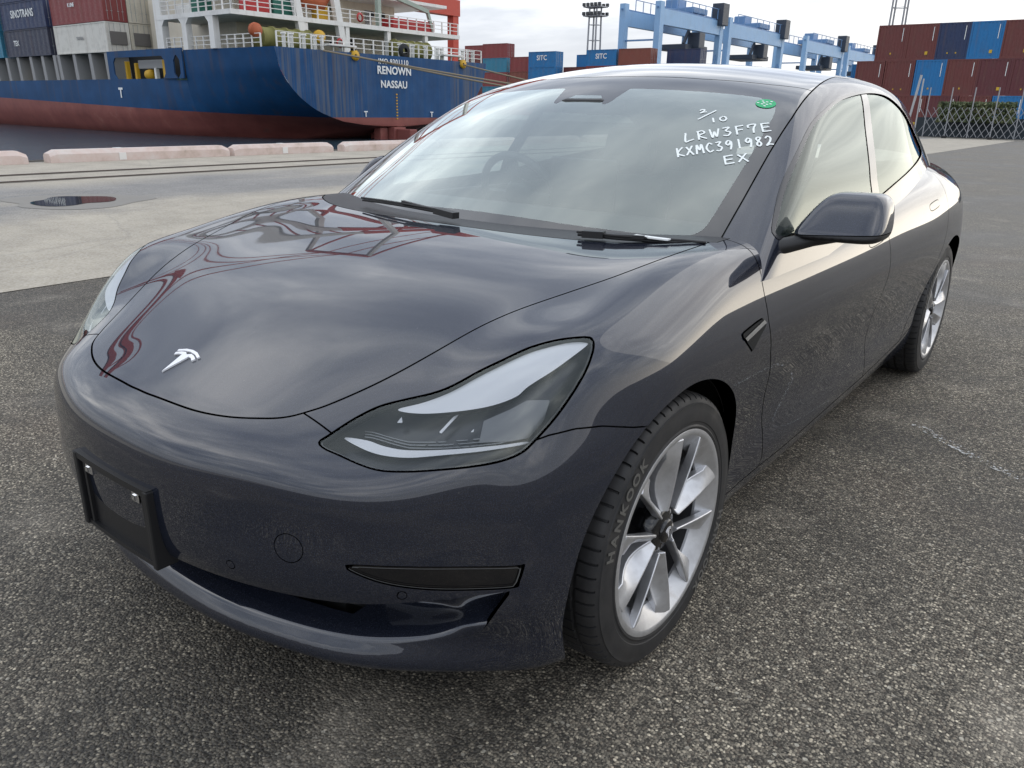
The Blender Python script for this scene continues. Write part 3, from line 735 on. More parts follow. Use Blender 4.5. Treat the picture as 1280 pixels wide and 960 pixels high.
# rows of short containers far behind the car roof
far = []
for i, (x0, x1, top, c, t) in enumerate([(-117.5, -111.4, 3, RUST, None), (-110.9, -104.8, 3, MAROON, None), (-104.2, -98.1, 4, RED, None)]): far.append((x0, top, c, t))
def far_stack(x, y, lv, c, label, marks=(), L_=6.06): container(x, y, lv*2.59+.6, c, label, L_, 2.59, 0, 'container rows beyond the car roof', True, marks)
five = ('at the bottom', 'second from the bottom', 'in the middle', 'second from the top', 'on top')
for lv in range(5):
    far_stack(-106.0, 125+lv*.02, lv-.23, (MAROON, CYAN, RED, CYAN, RED)[lv], '%s container %s in the stack just right of the ship stern' % (('maroon', 'cyan', 'red', 'cyan', 'red')[lv], five[lv]))
    far_stack(-112.4, 127, lv-.23, (RED, MAROON, CYAN, MAROON, RED)[lv], '%s container %s in the stack half hidden by the ship stern' % (('red', 'maroon', 'cyan', 'maroon', 'red')[lv], five[lv]))
for lv in range(4): far_stack(-98.2, 124, lv-.23, (RED, MAROON, RUST, RED)[lv], '%s container %s in the stack left of the first SITC stack' % (('red', 'maroon', 'rust red', 'red')[lv], ('at the bottom', 'second from the bottom', 'second from the top', 'on top')[lv]))
sitc = [side_text('SITC', 1.15, .5, .58)]
for lv in range(4):
    c = (MAROON, NAVY, SKY, SKY)[lv]
    far_stack(-91.9, 121.5, lv, c, '%s container %s in the first stack with SITC lettering' % (cname[c], ('at the bottom', 'above the bottom', 'below the top', 'on top')[lv]), sitc if lv == 3 else [])
    c = (MAROON2, MAROON, RED, SKY)[lv]
    far_stack(-79.3, 121.6, lv, c, '%s container %s in the second stack with SITC lettering' % (cname[c], ('at the bottom', 'above the bottom', 'below the top', 'on top')[lv]), sitc if lv == 3 else [])
    c = (RED, MAROON, MAROON2, RUST)[lv]
    far_stack(-72.7, 121.4, lv, c, '%s container %s in the stack right of the second SITC stack' % (cname[c], ('at the bottom', 'above the bottom', 'below the top', 'on top')[lv]))
    if lv < 3:
        far_stack(-85.4, 123.5, lv, (SKY, MAROON, MAROON)[lv], '%s container %s between the two SITC stacks' % (('bright blue', 'maroon', 'maroon')[lv], ('at the bottom', 'in the middle', 'on top')[lv]))
    far_stack(-88.0, 131.5, lv, (SKY, MAROON, SKY, SKY)[lv], 'blue container %s in the row behind the first SITC stack' % ('at the bottom', 'above the bottom', 'below the top', 'on top')[lv]) if lv == 3 else None
    far_stack(-66.0, 126, lv, (NAVY, NAVY, MAROON, NAVY)[lv], '%s container %s beside the blue crane legs' % (('dark navy', 'dark navy', 'maroon', 'dark navy')[lv], ('at the bottom', 'above the bottom', 'below the top', 'on top')[lv]))
# ------------------------------------------------------------------ folding gate
M['gate'] = mat('gate_steel', (.32, .33, .35), .5, .5)
gate = empty('folding_gate', (-3, 52, 0), label='grey steel folding lattice gate closing the yard in front of the container stack', cat='gate')
x0g, x1g, hg = -9.75, 4.0, 1.72; dx = .37; nb = int((x1g-x0g)/dx)
bar_me = {}
for sg in (1, -1):
    mb = MB(); mb.bar((-.52*sg, 0, .10), (.52*sg, 0, hg), .026, .012, (0, 1, 0)); bar_me[sg] = mb.mesh('lattice_bar', M['gate'])
for i in range(nb+1):
    for sg in (1, -1):
        o = bpy.data.objects.new('lattice_bar', bar_me[sg]); COL.objects.link(o); o.parent = gate; o.matrix_parent_inverse = Matrix.Translation(-gate.location); o.location = (x0g+.52+i*dx, 52+.012*sg, 0)
mb = MB(); mb.bar((0, 0, .0), (0, 0, 2.75), .05); post_me = mb.mesh('gate_post', M['gate']); mb = MB(); mb.box((-.12, -.10, 0), (.12, .10, .14), .02); foot_me = mb.mesh('castor', M['black_plastic'])
for i in range(12):
    x = x0g+.4+i*1.18
    o = bpy.data.objects.new('gate_post', post_me); COL.objects.link(o); o.parent = gate; o.matrix_parent_inverse = Matrix.Translation(-gate.location); o.location = (x, 52.05, .06)
    if i % 2: c = bpy.data.objects.new('castor', foot_me); COL.objects.link(c); c.parent = gate; c.matrix_parent_inverse = Matrix.Translation(-gate.location); c.location = (x, 52.05, .004)
mb = MB(); mb.bar((-10.35, 52.1, 0), (-10.0, 52.1, 3.5), .11); mb.bar((-9.86, 52.2, 0), (-9.86, 52.2, 3.3), .07); gp = mb.build('end_post', M['gal'], gate)
# hedge behind the gate
M['leaf'] = mat('hedge_leaves', (.055, .075, .03), .7); g = G(M['leaf']); g.set('Base Color', g.ramp(g.noise(g.obj(), 1.6, 3), [(.35, (.06, .08, .04)), (.55, (.11, .14, .06)), (.72, (.24, .23, .12))]))
def hedge(name, xa, xb, y, z0, z1, dy, n, seed, m_, label, cat):
    r_ = random.Random(seed); mb = MB()
    for _ in range(n):
        c = Vector((r_.uniform(xa, xb), y+r_.gauss(0, dy), z0+(z1-z0)*r_.random()**.8)); a, b = (Vector((r_.gauss(0, 1), r_.gauss(0, 1), r_.gauss(0, 1))).normalized()*r_.uniform(.05, .12) for _ in range(2))
        mb.add([c-a-b*.5, c+a-b*.5, c+b], [(0, 1, 2)])
    o = link(name, mb.mesh(name, m_)); return tag(o, label, cat)
hedge('hedge', -9.2, -5.1, 54.5, .9, 2.05, .25, 5200, 3, M['leaf'], 'low green hedge with yellow tips behind the folding gate', 'hedge')
M['crate_dark'] = mat('dark_plastic_fence', (.02, .03, .04), .7)
mb = MB(); mb.box((-10.5, 55.2, 0), (5, 55.4, 1.15)); tag(mb.build('barrier_wall', M['crate_dark']), 'low dark barrier wall standing behind the folding gate', 'wall')
# ------------------------------------------------------------------ light masts
M['mast'] = mat('mast_steel', (.30, .31, .33), .5, .5); M['lamp_head'] = mat('lamp_head', (.05, .055, .06), .5)
def mast(x, y, h, label):
    e = empty('light_mast', (x, y, 0), label=label, cat='light mast', group='lattice light masts over the container yard')
    for dx_, dy_ in ((-1.1, -1.1), (1.1, -1.1), (1.1, 1.1), (-1.1, 1.1)):
        mb = MB(); mb.bar((x+dx_, y+dy_, 0), (x+dx_*.8, y+dy_*.8, h), .26); mb.build('mast_leg', M['mast'], e)
    mb = MB()
    for k in range(1, int(h/3)):
        q = 1.1*(1-.2*k*3/h); z = k*3
        for a, b in (((-q, -q), (q, -q)), ((q, -q), (q, q)), ((q, q), (-q, q)), ((-q, q), (-q, -q))): mb.bar((x+a[0], y+a[1], z), (x+b[0], y+b[1], z), .10)
    mb.build('mast_rungs', M['mast'], e)
    for lv in (0, 1.7):
        mb = MB(); mb.box((x-2.1, y-1.5, h-.1-lv), (x+2.1, y+1.5, h+.1-lv)); mb.build('lamp_platform', M['mast'], e)
        for k in range(5):
            for sy in (-1, 1):
                mb = MB(); xx = x-1.9+k*.95; mb.box((xx-.3, y+sy*1.55-.25, h+.1-lv), (xx+.3, y+sy*1.55+.25, h+.75-lv), .08); mb.build('floodlight', M['lamp_head'], e)
mast(-96.2, 150, 21.4, 'grey lattice light mast with two tiers of floodlights left of the blue cranes')
mast(-36.3, 150, 31, 'grey lattice light mast rising behind the right-hand container stack')
# ------------------------------------------------------------------ blue yard cranes
M['crane_blue'] = paint_mat('crane_paint', .5, .25, .3, .12); BLUE_L, BLUE_D, DARKC = (.27, .47, .72), (.13, .26, .47), (.03, .045, .07)
def rtg(y0, y1, label, xr=-75.6, xl=-83.2, h=19.8):
    e = empty('yard_crane', ((xr+xl)/2, (y0+y1)/2, 0), label=label, cat='gantry crane', group='blue rubber-tyred gantry cranes in the container yard')
    def p(nm, mb, c, m_=None):
        o = mb.build(nm, m_ or M['crane_blue'], e); o.color = (*c, 1); return o
    for x in (xr, xl):
        for y in (y0, y1):
            mb = MB(); mb.bar((x, y, 1.5), (x, y, h+.5), 1.15, 1.5, (0, 1, 0)); p('leg', mb, BLUE_L)
            for k in (-1, 1):
                mb = MB(); mb.lathe([(.01, -.35), (.8, -.35), (.85, 0), (.8, .35), (.01, .35)], 'x', 20, (x+k*1.2, y, .85)); p('tyre', mb, (.02, .02, .02), M['rubber'])
        mb = MB(); mb.bar((x, y0, h-2.0), (x, y1, h-2.0), 1.0, 2.7); p('girder', mb, BLUE_L)
        mb = MB(); mb.bar((x, y0-1, h-.50), (x, y1+1, h-.50), .35, .3); p('runway_rail', mb, BLUE_D)
        mb = MB()
        for k in range(9):
            yy = y0+3+(y1-y0-3)*k/8; mb.bar((x+.7, yy, h-.5), (x+.7, yy, h+1.4), .12)
        mb.bar((x+.7, y0+3, h+1.4), (x+.7, y1, h+1.4), .12); p('handrail', mb, BLUE_D)
    for y in (y0, y1):
        mb = MB(); mb.bar((xr, y, 2.2), (xl, y, 2.2), 1.0, 1.2); p('sill_beam', mb, BLUE_L)
    mb = MB(); mb.bar((xr, y0, h-6.0), (xl, y0, h-6.0), .3); p('tie_beam', mb, BLUE_D)
    mb = MB(); ym = y0+(y1-y0)*.62; mb.box((xl-.3, ym-3.2, h-.2), (xr+.3, ym+3.2, h+.9), .2); mb.box((xl+1, ym-2.2, h+.9), (xl+3.6, ym+1.8, h+2.6), .2); p('trolley', mb, BLUE_D)
    mb = MB(); mb.box((xr-1.4, ym-1.5, h-6.6), (xr+1.2, ym+1.2, h-3.6), .2); p('cab', mb, DARKC)
    mb = MB(); mb.box((xl+.5, ym-4.5, h-6.9), (xr-.2, ym+5.5, h-5.9), .1)
    for k in (-4, 5): mb.bar((xr-1, ym+k, h-5.9), (xr-1, ym+k*.5, h-3.4), .5)
    p('spreader', mb, DARKC)
    mb = MB(); mb.box((xr-.9, y1-2.4, h-1.6), (xr+1.6, y1+.6, h+2.6), .1); p('machine_box', mb, DARKC)
    mb = MB(); mb.bar((xr+.4, y1-1.0, 2.5), (xr+.4, y1-9.0, 1.2), .3); mb.bar((xr, y1-6, 3.2), (xr, y1-.5, h-7), .28); p('stair', mb, BLUE_D)
    mb = MB(); mb.box((xr-1.2, y1-5, 1.6), (xr+1.4, y1-1, 4.2), .1); p('engine_house', mb, BLUE_D)
for q in ((140, 166.5, 'nearest light blue gantry crane, its legs rising above the red container'), (171, 202.5, 'second light blue gantry crane, above the middle of the car roof'), (220, 251, 'third light blue gantry crane, smaller, right of the roof centre'), (256.5, 288, 'farthest light blue gantry crane, partly behind the maroon containers')): rtg(*q)
# ------------------------------------------------------------------ red quay crane behind the ship, boom reaching over it
M['crane_red'] = paint_mat('red_crane_paint', .45, .3, .3, .1); RC, WC = (.52, .055, .03), (.66, .64, .60)
qc = empty('quay_crane', (-94, 84, 0), label='big red and white quay crane standing over the ship, its boom mirrored in the bonnet', cat='quay crane')
def qp(nm, mb, c):
    o = mb.build(nm, M['crane_red'], qc); o.color = (*c, 1); return o
XA, XB = -85.5, -103
for x in (XA, XB):
    for y in (74.5, 94): mb = MB(); mb.bar((x, y, 1), (x, y, 16), 1.2, 1.2, (0, 1, 0)); qp('lower_leg', mb, RC); mb = MB(); mb.bar((x, y, 16), (x, y-2 if y > 80 else y, 36), 1.0, 1.1, (0, 1, 0)); qp('upper_leg', mb, WC)
    mb = MB(); mb.bar((x, 73.6, 15.2), (x, 94.8, 15.2), 1.5, 2.2); qp('portal_beam', mb, RC)
    mb = MB(); mb.bar((x, 74.5, 36), (x, 62, 49), .7, .8); qp('apex_leg', mb, WC); mb = MB(); mb.bar((x, 92, 36), (x, 62, 49.5), .4); qp('back_stay', mb, RC)
    mb = MB(); mb.bar((x, 94, 16.5), (x, 75, 35), .4); qp('brace', mb, RC)
for y, z, c in ((74.5, 30, RC), (94, 30, RC), (74.5, 16, RC), (94, 16, RC), (62, 49, RC)):
    mb = MB(); mb.bar((XA, y, z), (XB, y, z), 1.0, 1.3); qp('cross_beam', mb, c)
for x in (-91.5, -97):
    mb = MB(); mb.bar((x, 112, 37), (x, 72, 37), .8, 1.5); qp('boom', mb, RC); mb = MB(); mb.bar((x, 72, 37), (x, 40, 37.5), .6, 1.0); qp('boom', mb, WC); mb = MB(); mb.bar((x, 40, 37.5), (x, 24, 38), 1.0, 1.9); qp('boom', mb, RC); mb = MB(); mb.bar((x, 24, 38), (x, 14, 38), .6, .9); qp('boom', mb, RC); mb = MB(); mb.bar((x, 14, 38), (x, 2, 38), .7, 1.1); qp('boom', mb, RC)
    mb = MB(); mb.bar((x, 62, 49), (x, 30, 38.6), .22); mb.bar((x, 62, 49), (x, 10, 38.6), .22); mb.bar((x, 62, 49), (x, 108, 38), .22); qp('fore_stay', mb, RC)
mb = MB()
for k in range(4, 14): yy = 4+k*5; mb.bar((-91.5, yy, 37.6), (-97, yy, 37.6), .4); 
qp('boom_ties', mb, RC)
mb = MB(); mb.box((-98.5, 96, 38.4), (-90, 110, 43), .3); qp('machinery_house', mb, RC); pass
# ------------------------------------------------------------------ the ship
ship = empty('cargo_ship', (-95, 55.4, -1.9), label='blue and red container feeder ship moored stern towards the quay, white deckhouse aft', cat='ship')
M['hull'] = mat('hull_blue', (.012, .05, .17), .6, spec=.25); g = G(M['hull']); o = g.obj()
hb = g.ramp(g.noise(o, .35, 7, .6), [(.3, (.008, .050, .135)), (.6, (.011, .070, .19)), (.8, (.020, .092, .225))])
hs = g.ramp(g.noise(g.mapping(o, (1.4, 1.4, .06)), .9, 6, .65), [(.55, 0.0), (.78, .18)]); hb = g.mix(hs, hb, (.11, .10, .10))
hw = g.m('MULTIPLY', g.ramp(g.noise(g.mapping(o, (.9, .9, .05), (4, 2, 0)), 1.3, 5, .6), [(.55, 0.0), (.7, 1.0)]), .35); hb = g.mix(hw, hb, (.10, .065, .045)); g.set('Base Color', hb)
M['boot'] = mat('hull_red', (.25, .075, .06), .6); g = G(M['boot']); o = g.obj()
rb = g.ramp(g.noise(o, .5, 8, .65), [(.3, (.20, .055, .048)), (.6, (.28, .085, .07)), (.8, (.36, .16, .13))]); rb = g.mix(g.ramp(g.noise(g.mapping(o, (1, 1, .3)), .8, 6, .7), [(.6, 0.0), (.75, .5)]), rb, (.12, .10, .09)); g.set('Base Color', rb)
M['white_steel'] = paint_mat('white_ship_paint', .5, .35, .5, .18, (.30, .16, .08)); M['deck_green'] = mat('deck_paint', (.05, .10, .08), .8); M['ship_dark'] = mat('ship_dark', (.02, .022, .025), .8); M['yellow'] = mat('yellow_paint', (.62, .36, .02), .55)
M['rope'] = mat('mooring_rope', (.28, .23, .16), .9); M['grey_steel'] = mat('grey_steel', (.30, .30, .30), .6); M['olive'] = mat('rope_drum', (.20, .19, .06), .85); M['orange'] = mat('orange_paint', (.42, .10, .035), .6); M['ship_red'] = mat('red_paint', (.45, .03, .03), .5); M['teal'] = mat('green_cover', (.02, .14, .10), .6)
WHT, CRM = (.80, .79, .76), (.72, .66, .54)
YS, YC = 40.7, 55.4
Tsec = [(41.6, 5.8), (41.8, 5.0), (42.0, 4.1), (42.45, 3.4), (43.1, 2.55), (43.8, 1.9), (44.7, 1.27), (45.7, .72), (46.9, .27), (48.7, -.22), (51, -.5), (53.5, -.66), (55.4, -.7)]
Msec = [(40.7, 5.8), (40.7, 5.0), (40.7, 4.1), (40.7, 3.4), (40.7, 2.55), (40.7, 1.9), (40.72, 1.27), (40.75, .72), (40.8, .27), (40.9, -.22), (41.5, -1.5), (44, -4), (55.4, -4)]
def paint_z(x): return .2+(-62-x)*.0226 if x < -58 else .15
def section(x):
    t = np.interp(x, [-80, -74, -70, -66, -62, -59.5, -58], [1, .93, .82, .62, .34, .11, 0])
    S_ = np.array(Tsec)*(1-t)+np.array(Msec)*t
    return S_
st = [-200, -150, -110, -96, -90, -85, -80, -77, -74, -70.95, -70.85, -68.5, -66, -64, -62, -60.5, -59.2, -58]
def strip(secs, name, m_, smooth=True):
    vs, fs = [], []
    for side in (1, -1):
        b = len(vs); k = len(secs[0])
        for x, S_ in secs:
            pass
    return None
def loft(name, m_, lo_fn, hi_fn, nz=10):
    """hull skin between two heights, both sides"""
    for side in (0,):
        vs, fs = [], []
        for sd in (1, -1):
            b = len(vs)
            for x in st:
                S_ = section(x); z0, z1 = lo_fn(x), hi_fn(x)
                zs = np.linspace(max(z0, S_[-1, 1]), z1, nz); ys = np.interp(zs, S_[::-1, 1], S_[::-1, 0])
                vs += [Vector((x, YC+(y-YC)*sd, z)) for y, z in zip(ys, zs)]
            for i in range(len(st)-1):
                for j in range(nz-1): fs.append((b+i*nz+j, b+(i+1)*nz+j, b+(i+1)*nz+j+1, b+i*nz+j+1))
        mb = MB(); mb.add(vs, fs, True); return mb.build(name, m_, ship)
loft('hull_topside', M['hull'], paint_z, lambda x: 5.8 if x > -70.9 else 3.35, 16)
loft('boot_topping', M['boot'], lambda x: -3.9, lambda x: paint_z(x)-.002, 12)
# transom: slightly raked plate, blue above and red below
def transom(name, m_, z0, z1, n=18):
    S_ = np.array(Tsec); vs = []; fs = []
    for z in np.linspace(z0, z1, n):
        y = np.interp(z, S_[::-1, 1], S_[::-1, 0]); vs += [Vector((-57.98, y, z)), Vector((-57.9, YC, z)), Vector((-57.98, 2*YC-y, z))]
    for i in range(n-1): fs += [(3*i, 3*i+1, 3*i+4, 3*i+3), (3*i+1, 3*i+2, 3*i+5, 3*i+4)]
    mb = MB(); mb.add(vs, fs); return mb.build(name, m_, ship)
M['hull_stained'] = mat('hull_blue_stained', (.02, .07, .18), .6, spec=.25); g = G(M['hull_stained']); o = g.obj()
hb = g.ramp(g.noise(o, .5, 7, .6), [(.3, (.010, .060, .165)), (.6, (.014, .082, .22)), (.8, (.026, .105, .25))])
sy = g.n('ShaderNodeSeparateXYZ'); g.put(sy.inputs[0], o)
nearlead = g.ramp(g.m('MULTIPLY', g.m('ADD', sy.outputs[1], -40.0), 1/30), [(.10, .75), (.24, .85), (.36, .95), (.42, .15), (.76, .15), (.82, .9), (.92, .8), (1, .3)])
stk_ = g.ramp(g.noise(g.mapping(o, (1, 2.2, .07)), 1.2, 6, .65), [(.42, 0.0), (.62, .75)])
hb = g.mix(g.m('MULTIPLY', stk_, nearlead), hb, (.16, .16, .16))
hb = g.mix(g.m('MULTIPLY', g.ramp(g.noise(g.mapping(o, (1, 3.0, .06), (0, 5, 0)), 1.5, 5, .6), [(.55, 0.0), (.68, .5)]), nearlead), hb, (.12, .075, .045)); g.set('Base Color', hb)
tr_o = transom('transom', M['hull_stained'], .15, 5.8); transom('transom_foot', M['boot'], -.70, .148)
NX, R_, U_p = -57.84, (0, 1, 0), (0, 0, 1)
place_text('ship_number', 'IMO 9301110', .66, (NX, 55.1, 5.22), R_, U_p, M['white'], tr_o, .01, 1.08, .012)
place_text('ship_name', 'RENOWN', .98, (NX, 55.2, 4.42), R_, U_p, M['white'], tr_o, .01, 1.04, .028)
place_text('ship_port', 'NASSAU', .92, (NX, 55.1, 3.18), R_, U_p, M['white'], tr_o, .01, 1.05, .025)
for y in (51.3, 60.3): place_text('tug_mark', 'T', .7, (NX, y, .45), R_, U_p, M['white'], tr_o, .01, 1, .02)
mb = MB()
for k in range(9): mb.box((NX-.02, YC-.10, .0+k*.28), (NX, YC+.10, .13+k*.28))
mb.build('draught_marks', M['yellow'], tr_o)
place_text('tug_mark', 'T', 1.3, (-83.3, 40.66, 2.0), (1, 0, 0), U_p, M['white'], ship, .01, 1, .05)
mb = MB(); mb.box((-57.5, YC-.5, -4), (-55.6, YC+.5, -.9), .1); mb.box((-61, YC-.8, -4), (-57.5, YC+.8, -.75), .1); mb.box((-59.3, YC-1.9, -3.5), (-58.3, YC-.9, -.8), .1); mb.build('rudder', M['boot'], ship)
# bulwark with its openings (port side)
def plate(mb, x0, x1, z0, z1): mb.box((x0, YS-.02, z0), (x1, YS+.10, z1))
mb = MB(); plate(mb, -85.2, -70.9, 5.38, 6.0); plate(mb, -85.2, -84.1, 3.35, 5.38); plate(mb, -74.1, -72.5, 3.35, 5.38); plate(mb, -71.4, -70.9, 3.35, 5.38)
for (xa, xb) in ((-84.1, -74.1), (-72.5, -71.4)):
    for xx, sgn in ((xa, 1), (xb, -1)):
        for zz_, sz in ((3.35, 1), (5.38, -1)): mb.add([Vector((xx, YS-.02, zz_)), Vector((xx+sgn*.45, YS-.02, zz_)), Vector((xx, YS-.02, zz_+sz*.45)), Vector((xx, YS+.10, zz_)), Vector((xx+sgn*.45, YS+.10, zz_)), Vector((xx, YS+.10, zz_+sz*.45))], [(0, 1, 2), (3, 5, 4), (1, 4, 5, 2)])
mb.build('bulwark', M['hull'], ship)
mb = MB(); mb.box((-200, 40.9, 3.2), (-70.9, 70.1, 3.34)); mb.box((-70.9, 41.75, 5.6), (-58.1, 69.0, 5.78)); mb.build('deck', M['deck_green'], ship)
mb = MB(); mb.box((-200, 43.2, 3.34), (-71.2, 43.5, 5.95)); mb.build('hatch_coaming', M['ship_dark'], ship)
# things seen in the openings
for k, (x, w_) in enumerate(((-83.6, .35), (-81.7, .35), (-76.2, .7), (-75.4, .5))):
    mb = MB(); mb.box((x, 41.6, 3.34), (x+w_, 42.0, 5.1 if k != 1 else 4.9), .05); mb.build('yellow_frame', M['yellow'], ship)
mb = MB(); mb.box((-81.2, 41.8, 4.35), (-76.4, 42.2, 5.15), .05); mb.build('store_tank', M['grey_steel'], ship)
mb = MB(); mb.lathe([(.01, -.5), (.45, -.5), (.5, 0), (.45, .5), (.01, .5)], 'x', 16, (-79.3, 42, 3.8)); mb.build('winch', M['yellow'], ship)
mb = MB(); mb.bar((-77.9, 41.9, 3.34), (-77.9, 41.9, 4.4), .35); mb.build('vent', M['white_steel'], ship).color = (*WHT, 1)
# hatch supports along the open main deck
for i, x in enumerate((-86.2, -89.7, -93.4, -97.2, -98.3, -101.4, -104.6, -108.2, -111.5, -115)):
    mb = MB(); mb.add([Vector((x, 40.95, 3.34)), Vector((x+.75, 40.95, 3.34)), Vector((x+.5, 40.95, 5.98)), Vector((x-.15, 40.95, 5.98)), Vector((x, 43.2, 3.34)), Vector((x+.75, 43.2, 3.34)), Vector((x+.5, 43.2, 5.98)), Vector((x-.15, 43.2, 5.98))], [(0, 1, 2, 3), (7, 6, 5, 4), (0, 4, 5, 1), (1, 5, 6, 2), (2, 6, 7, 3), (3, 7, 4, 0)]); mb.build('hatch_support', M['grey_steel'], ship)
for x in (-87.6, -107): mb = MB(); mb.box((x, 42.4, 3.34), (x+1.2, 43.0, 4.8), .08); mb.build('deck_valve', M['yellow'], ship)
for x in (-91.5, -95, -100, -103.2, -110): mb = MB(); mb.box((x, 42.9, 3.5), (x+1.5, 43.15, 5.3), .05); mb.build('stores_rack', M['ship_dark'], ship)
# deckhouse
def white(nm, mb, c=WHT): o = mb.build(nm, M['white_steel'], ship); o.color = (*c, 1); return o
mb = MB(); mb.box((-84, 45.2, 5.8), (-68.5, 65.6, 14.2)); dh = white('deckhouse', mb, CRM)
mb = MB(); mb.box((-75, 40.8, 8.45), (-62.6, 70.0, 8.85)); white('boat_deck', mb)
mb = MB(); mb.box((-75, 41.2, 11.6), (-64.0, 69.4, 11.9)); white('bridge_deck', mb)
mb = MB(); mb.box((-75.2, 40.82, 5.8), (-74.0, 41.5, 14.2)); white('frame_column', mb)
for x in (-70.6, -66.2): mb = MB(); mb.box((x, 40.82, 5.8), (x+.75, 41.4, 8.45)); white('frame_column', mb)
mb = MB()
for xa, xb in ((-74.0, -70.6), (-69.85, -66.2)):
    for xx, sg in ((xa, 1), (xb, -1)): mb.add([Vector((xx, 40.83, 8.45)), Vector((xx+sg*.5, 40.83, 8.45)), Vector((xx, 40.83, 7.95)), Vector((xx, 41.3, 8.45)), Vector((xx+sg*.5, 41.3, 8.45)), Vector((xx, 41.3, 7.95))], [(0, 2, 1), (3, 4, 5), (1, 2, 5, 4)])
white('frame_gusset', mb)
for y in (48.5, 53.5, 59, 64.5): mb = MB(); mb.box((-63.2, y, 5.8), (-62.7, y+.45, 8.45)); white('deck_pillar', mb)
for y0_, z0_ in ((46.6, 5.9), (58.6, 5.9), (47.2, 8.95), (55.0, 8.95), (61.2, 8.95)):
    mb = MB(); mb.box((-68.52, y0_, z0_), (-68.42, y0_+.95, z0_+2.0), .02); o = mb.build('door', M['ship_dark'] if z0_ < 8 else M['grey_steel'], dh)
for y in (50.2, 51.8, 56.2, 62, 63.6):
    for z in (7.0, 10.3): mb = MB(); mb.box((-68.5, y, z), (-68.4, y+.5, z+.6), .05); mb.build('porthole', M['ship_dark'], dh)
def railing(nm, P0, P1, h_, nposts, c=WHT, thick=.11):
    a, b = Vector(P0), Vector(P1); mb = MB()
    for k in range(nposts+1): p_ = a.lerp(b, k/nposts); mb.bar(p_, p_+Vector((0, 0, h_)), thick)
    for q in (.35, .68, 1): mb.bar(a+Vector((0, 0, h_*q)), b+Vector((0, 0, h_*q)), thick*.55)
    return white(nm, mb, c)
railing('stern_rail', (-58.4, 42.2, 5.8), (-58.4, 68.8, 5.8), 1.25, 22); railing('boat_deck_rail', (-62.7, 41, 8.85), (-62.7, 69.8, 8.85), 1.15, 22); railing('boat_deck_rail', (-74, 40.95, 8.85), (-62.7, 40.95, 8.85), 1.15, 9); railing('side_rail', (-73.8, 41.05, 5.8), (-60, 41.75, 5.8), 1.1, 12)
for k, y in enumerate((43.3, 44.1, 45.4, 46.6, 47.4, 57.0, 58.8, 60.6, 62.4, 63.0, 66.3, 67.1, 67.9)):
    mb = MB(); mb.tube([(-58.9, y, 5.8), (-58.9, y, 6.95)], .17, 10); mb.lathe([(.26, .0), (.26, .12), (.01, .12)], 'z', 10, (-58.9, y, 6.9)); white('bollard', mb)
# winch drums with mooring rope
def drum(y, x=-62, r=.85, l=1.2, m_='olive'):
    mb = MB(); mb.lathe([(.1, -l/2-.1), (r+.12, -l/2-.1), (r+.12, -l/2), (r, -l/2), (r, l/2), (r+.12, l/2), (r+.12, l/2+.1), (.1, l/2+.1)], 'y', 24, (x, y, 6.75)); mb.build('rope_drum', M[m_], ship)
for y in (43.6, 45.0, 46.4, 47.6, 59.8, 61.0, 62.2, 63.2): drum(y)
for y, x in ((42.0, -61.0), (49.3, -61.6)):
    mb = MB(); mb.lathe([(.01, -.25), (.55, -.25), (.6, 0), (.55, .25), (.01, .25)], 'x', 20, (x, y, 7.2)); mb.build('yellow_reel', M['yellow'] if x < -61.3 else M['orange'], ship)
for y in (50.3, 65.2):
    mb = MB(); mb.lathe([(.12, -.25), (.45, -.25), (.38, 0), (.45, .25), (.12, .25)], 'x', 20, (-58.0, y, 5.55)); mb.build('fairlead', M['yellow'], ship)
    mb = MB(); mb.box((-58.9, y-2.9, 6.25), (-57.9, y+.3, 6.4)); white('fairlead_platform', mb)
mb = MB(); mb.lathe([(.3, -.18), (.62, -.18), (.7, 0), (.62, .18), (.3, .18)], 'x', 24, (-58.3, 57.0, 6.35)); mb.build('fender_tyre', M['ship_dark'], ship)
# gear on the boat deck
for args, nm, m_ in ((((-72.8, 41.6, 8.85), (-70.2, 42.8, 9.7)), 'rescue_raft', 'white_steel'), (((-70.0, 41.5, 8.85), (-68.4, 42.8, 10.3)), 'green_crate', 'teal'), (((-64.6, 43.0, 8.9), (-63.4, 45.4, 10.9)), 'red_locker', 'ship_red'), (((-64.6, 45.8, 8.9), (-63.4, 47.9, 10.4)), 'green_locker', 'teal'), (((-64.2, 50.6, 8.9), (-63.4, 52.0, 10.6)), 'yellow_cover', 'yellow'), (((-65.0, 60.3, 8.9), (-63.2, 66.6, 9.9)), 'red_lifeboat_cradle', 'ship_red')):
    mb = MB(); mb.box(*args, .12); o = mb.build(nm, M[m_], ship); o.color = (*WHT, 1)
mb = MB(); mb.tube([(-63.9, 48.4, 11.4), (-63.9, 49.4, 10.6), (-63.9, 51.4, 10.5), (-63.9, 52.4, 11.3)], [.5, .9, .9, .5], 14); mb.build('lifeboat', M['orange'], ship)
for y in (48.2, 52.9): mb = MB(); mb.bar((-62.9, y+.4, 5.8), (-62.9, y-.9, 13.5), .55, .7); white('davit', mb)
mb = MB(); mb.bar((-63.2, 58.3, 8.9), (-63.2, 58.3, 13.5), .45); mb.bar((-63.2, 58.3, 12.3), (-63.2, 65.5, 10.9), .4); mb.bar((-63.2, 65.4, 11.0), (-63.2, 66.2, 9.0), .3); white('provision_crane', mb, (.35, .42, .36))
mb = MB(); mb.box((-69, 56.5, 9), (-67.6, 57.5, 14)); white('vent_trunk', mb, CRM)
for y, z in ((55.2, 9.4), (52.5, 6.9)): mb = MB(); mb.lathe([(.30, -.09), (.45, 0), (.30, .09)], 'x', 18, (-62.5, y, z)); mb.build('life_ring', M['ship_red'], ship)
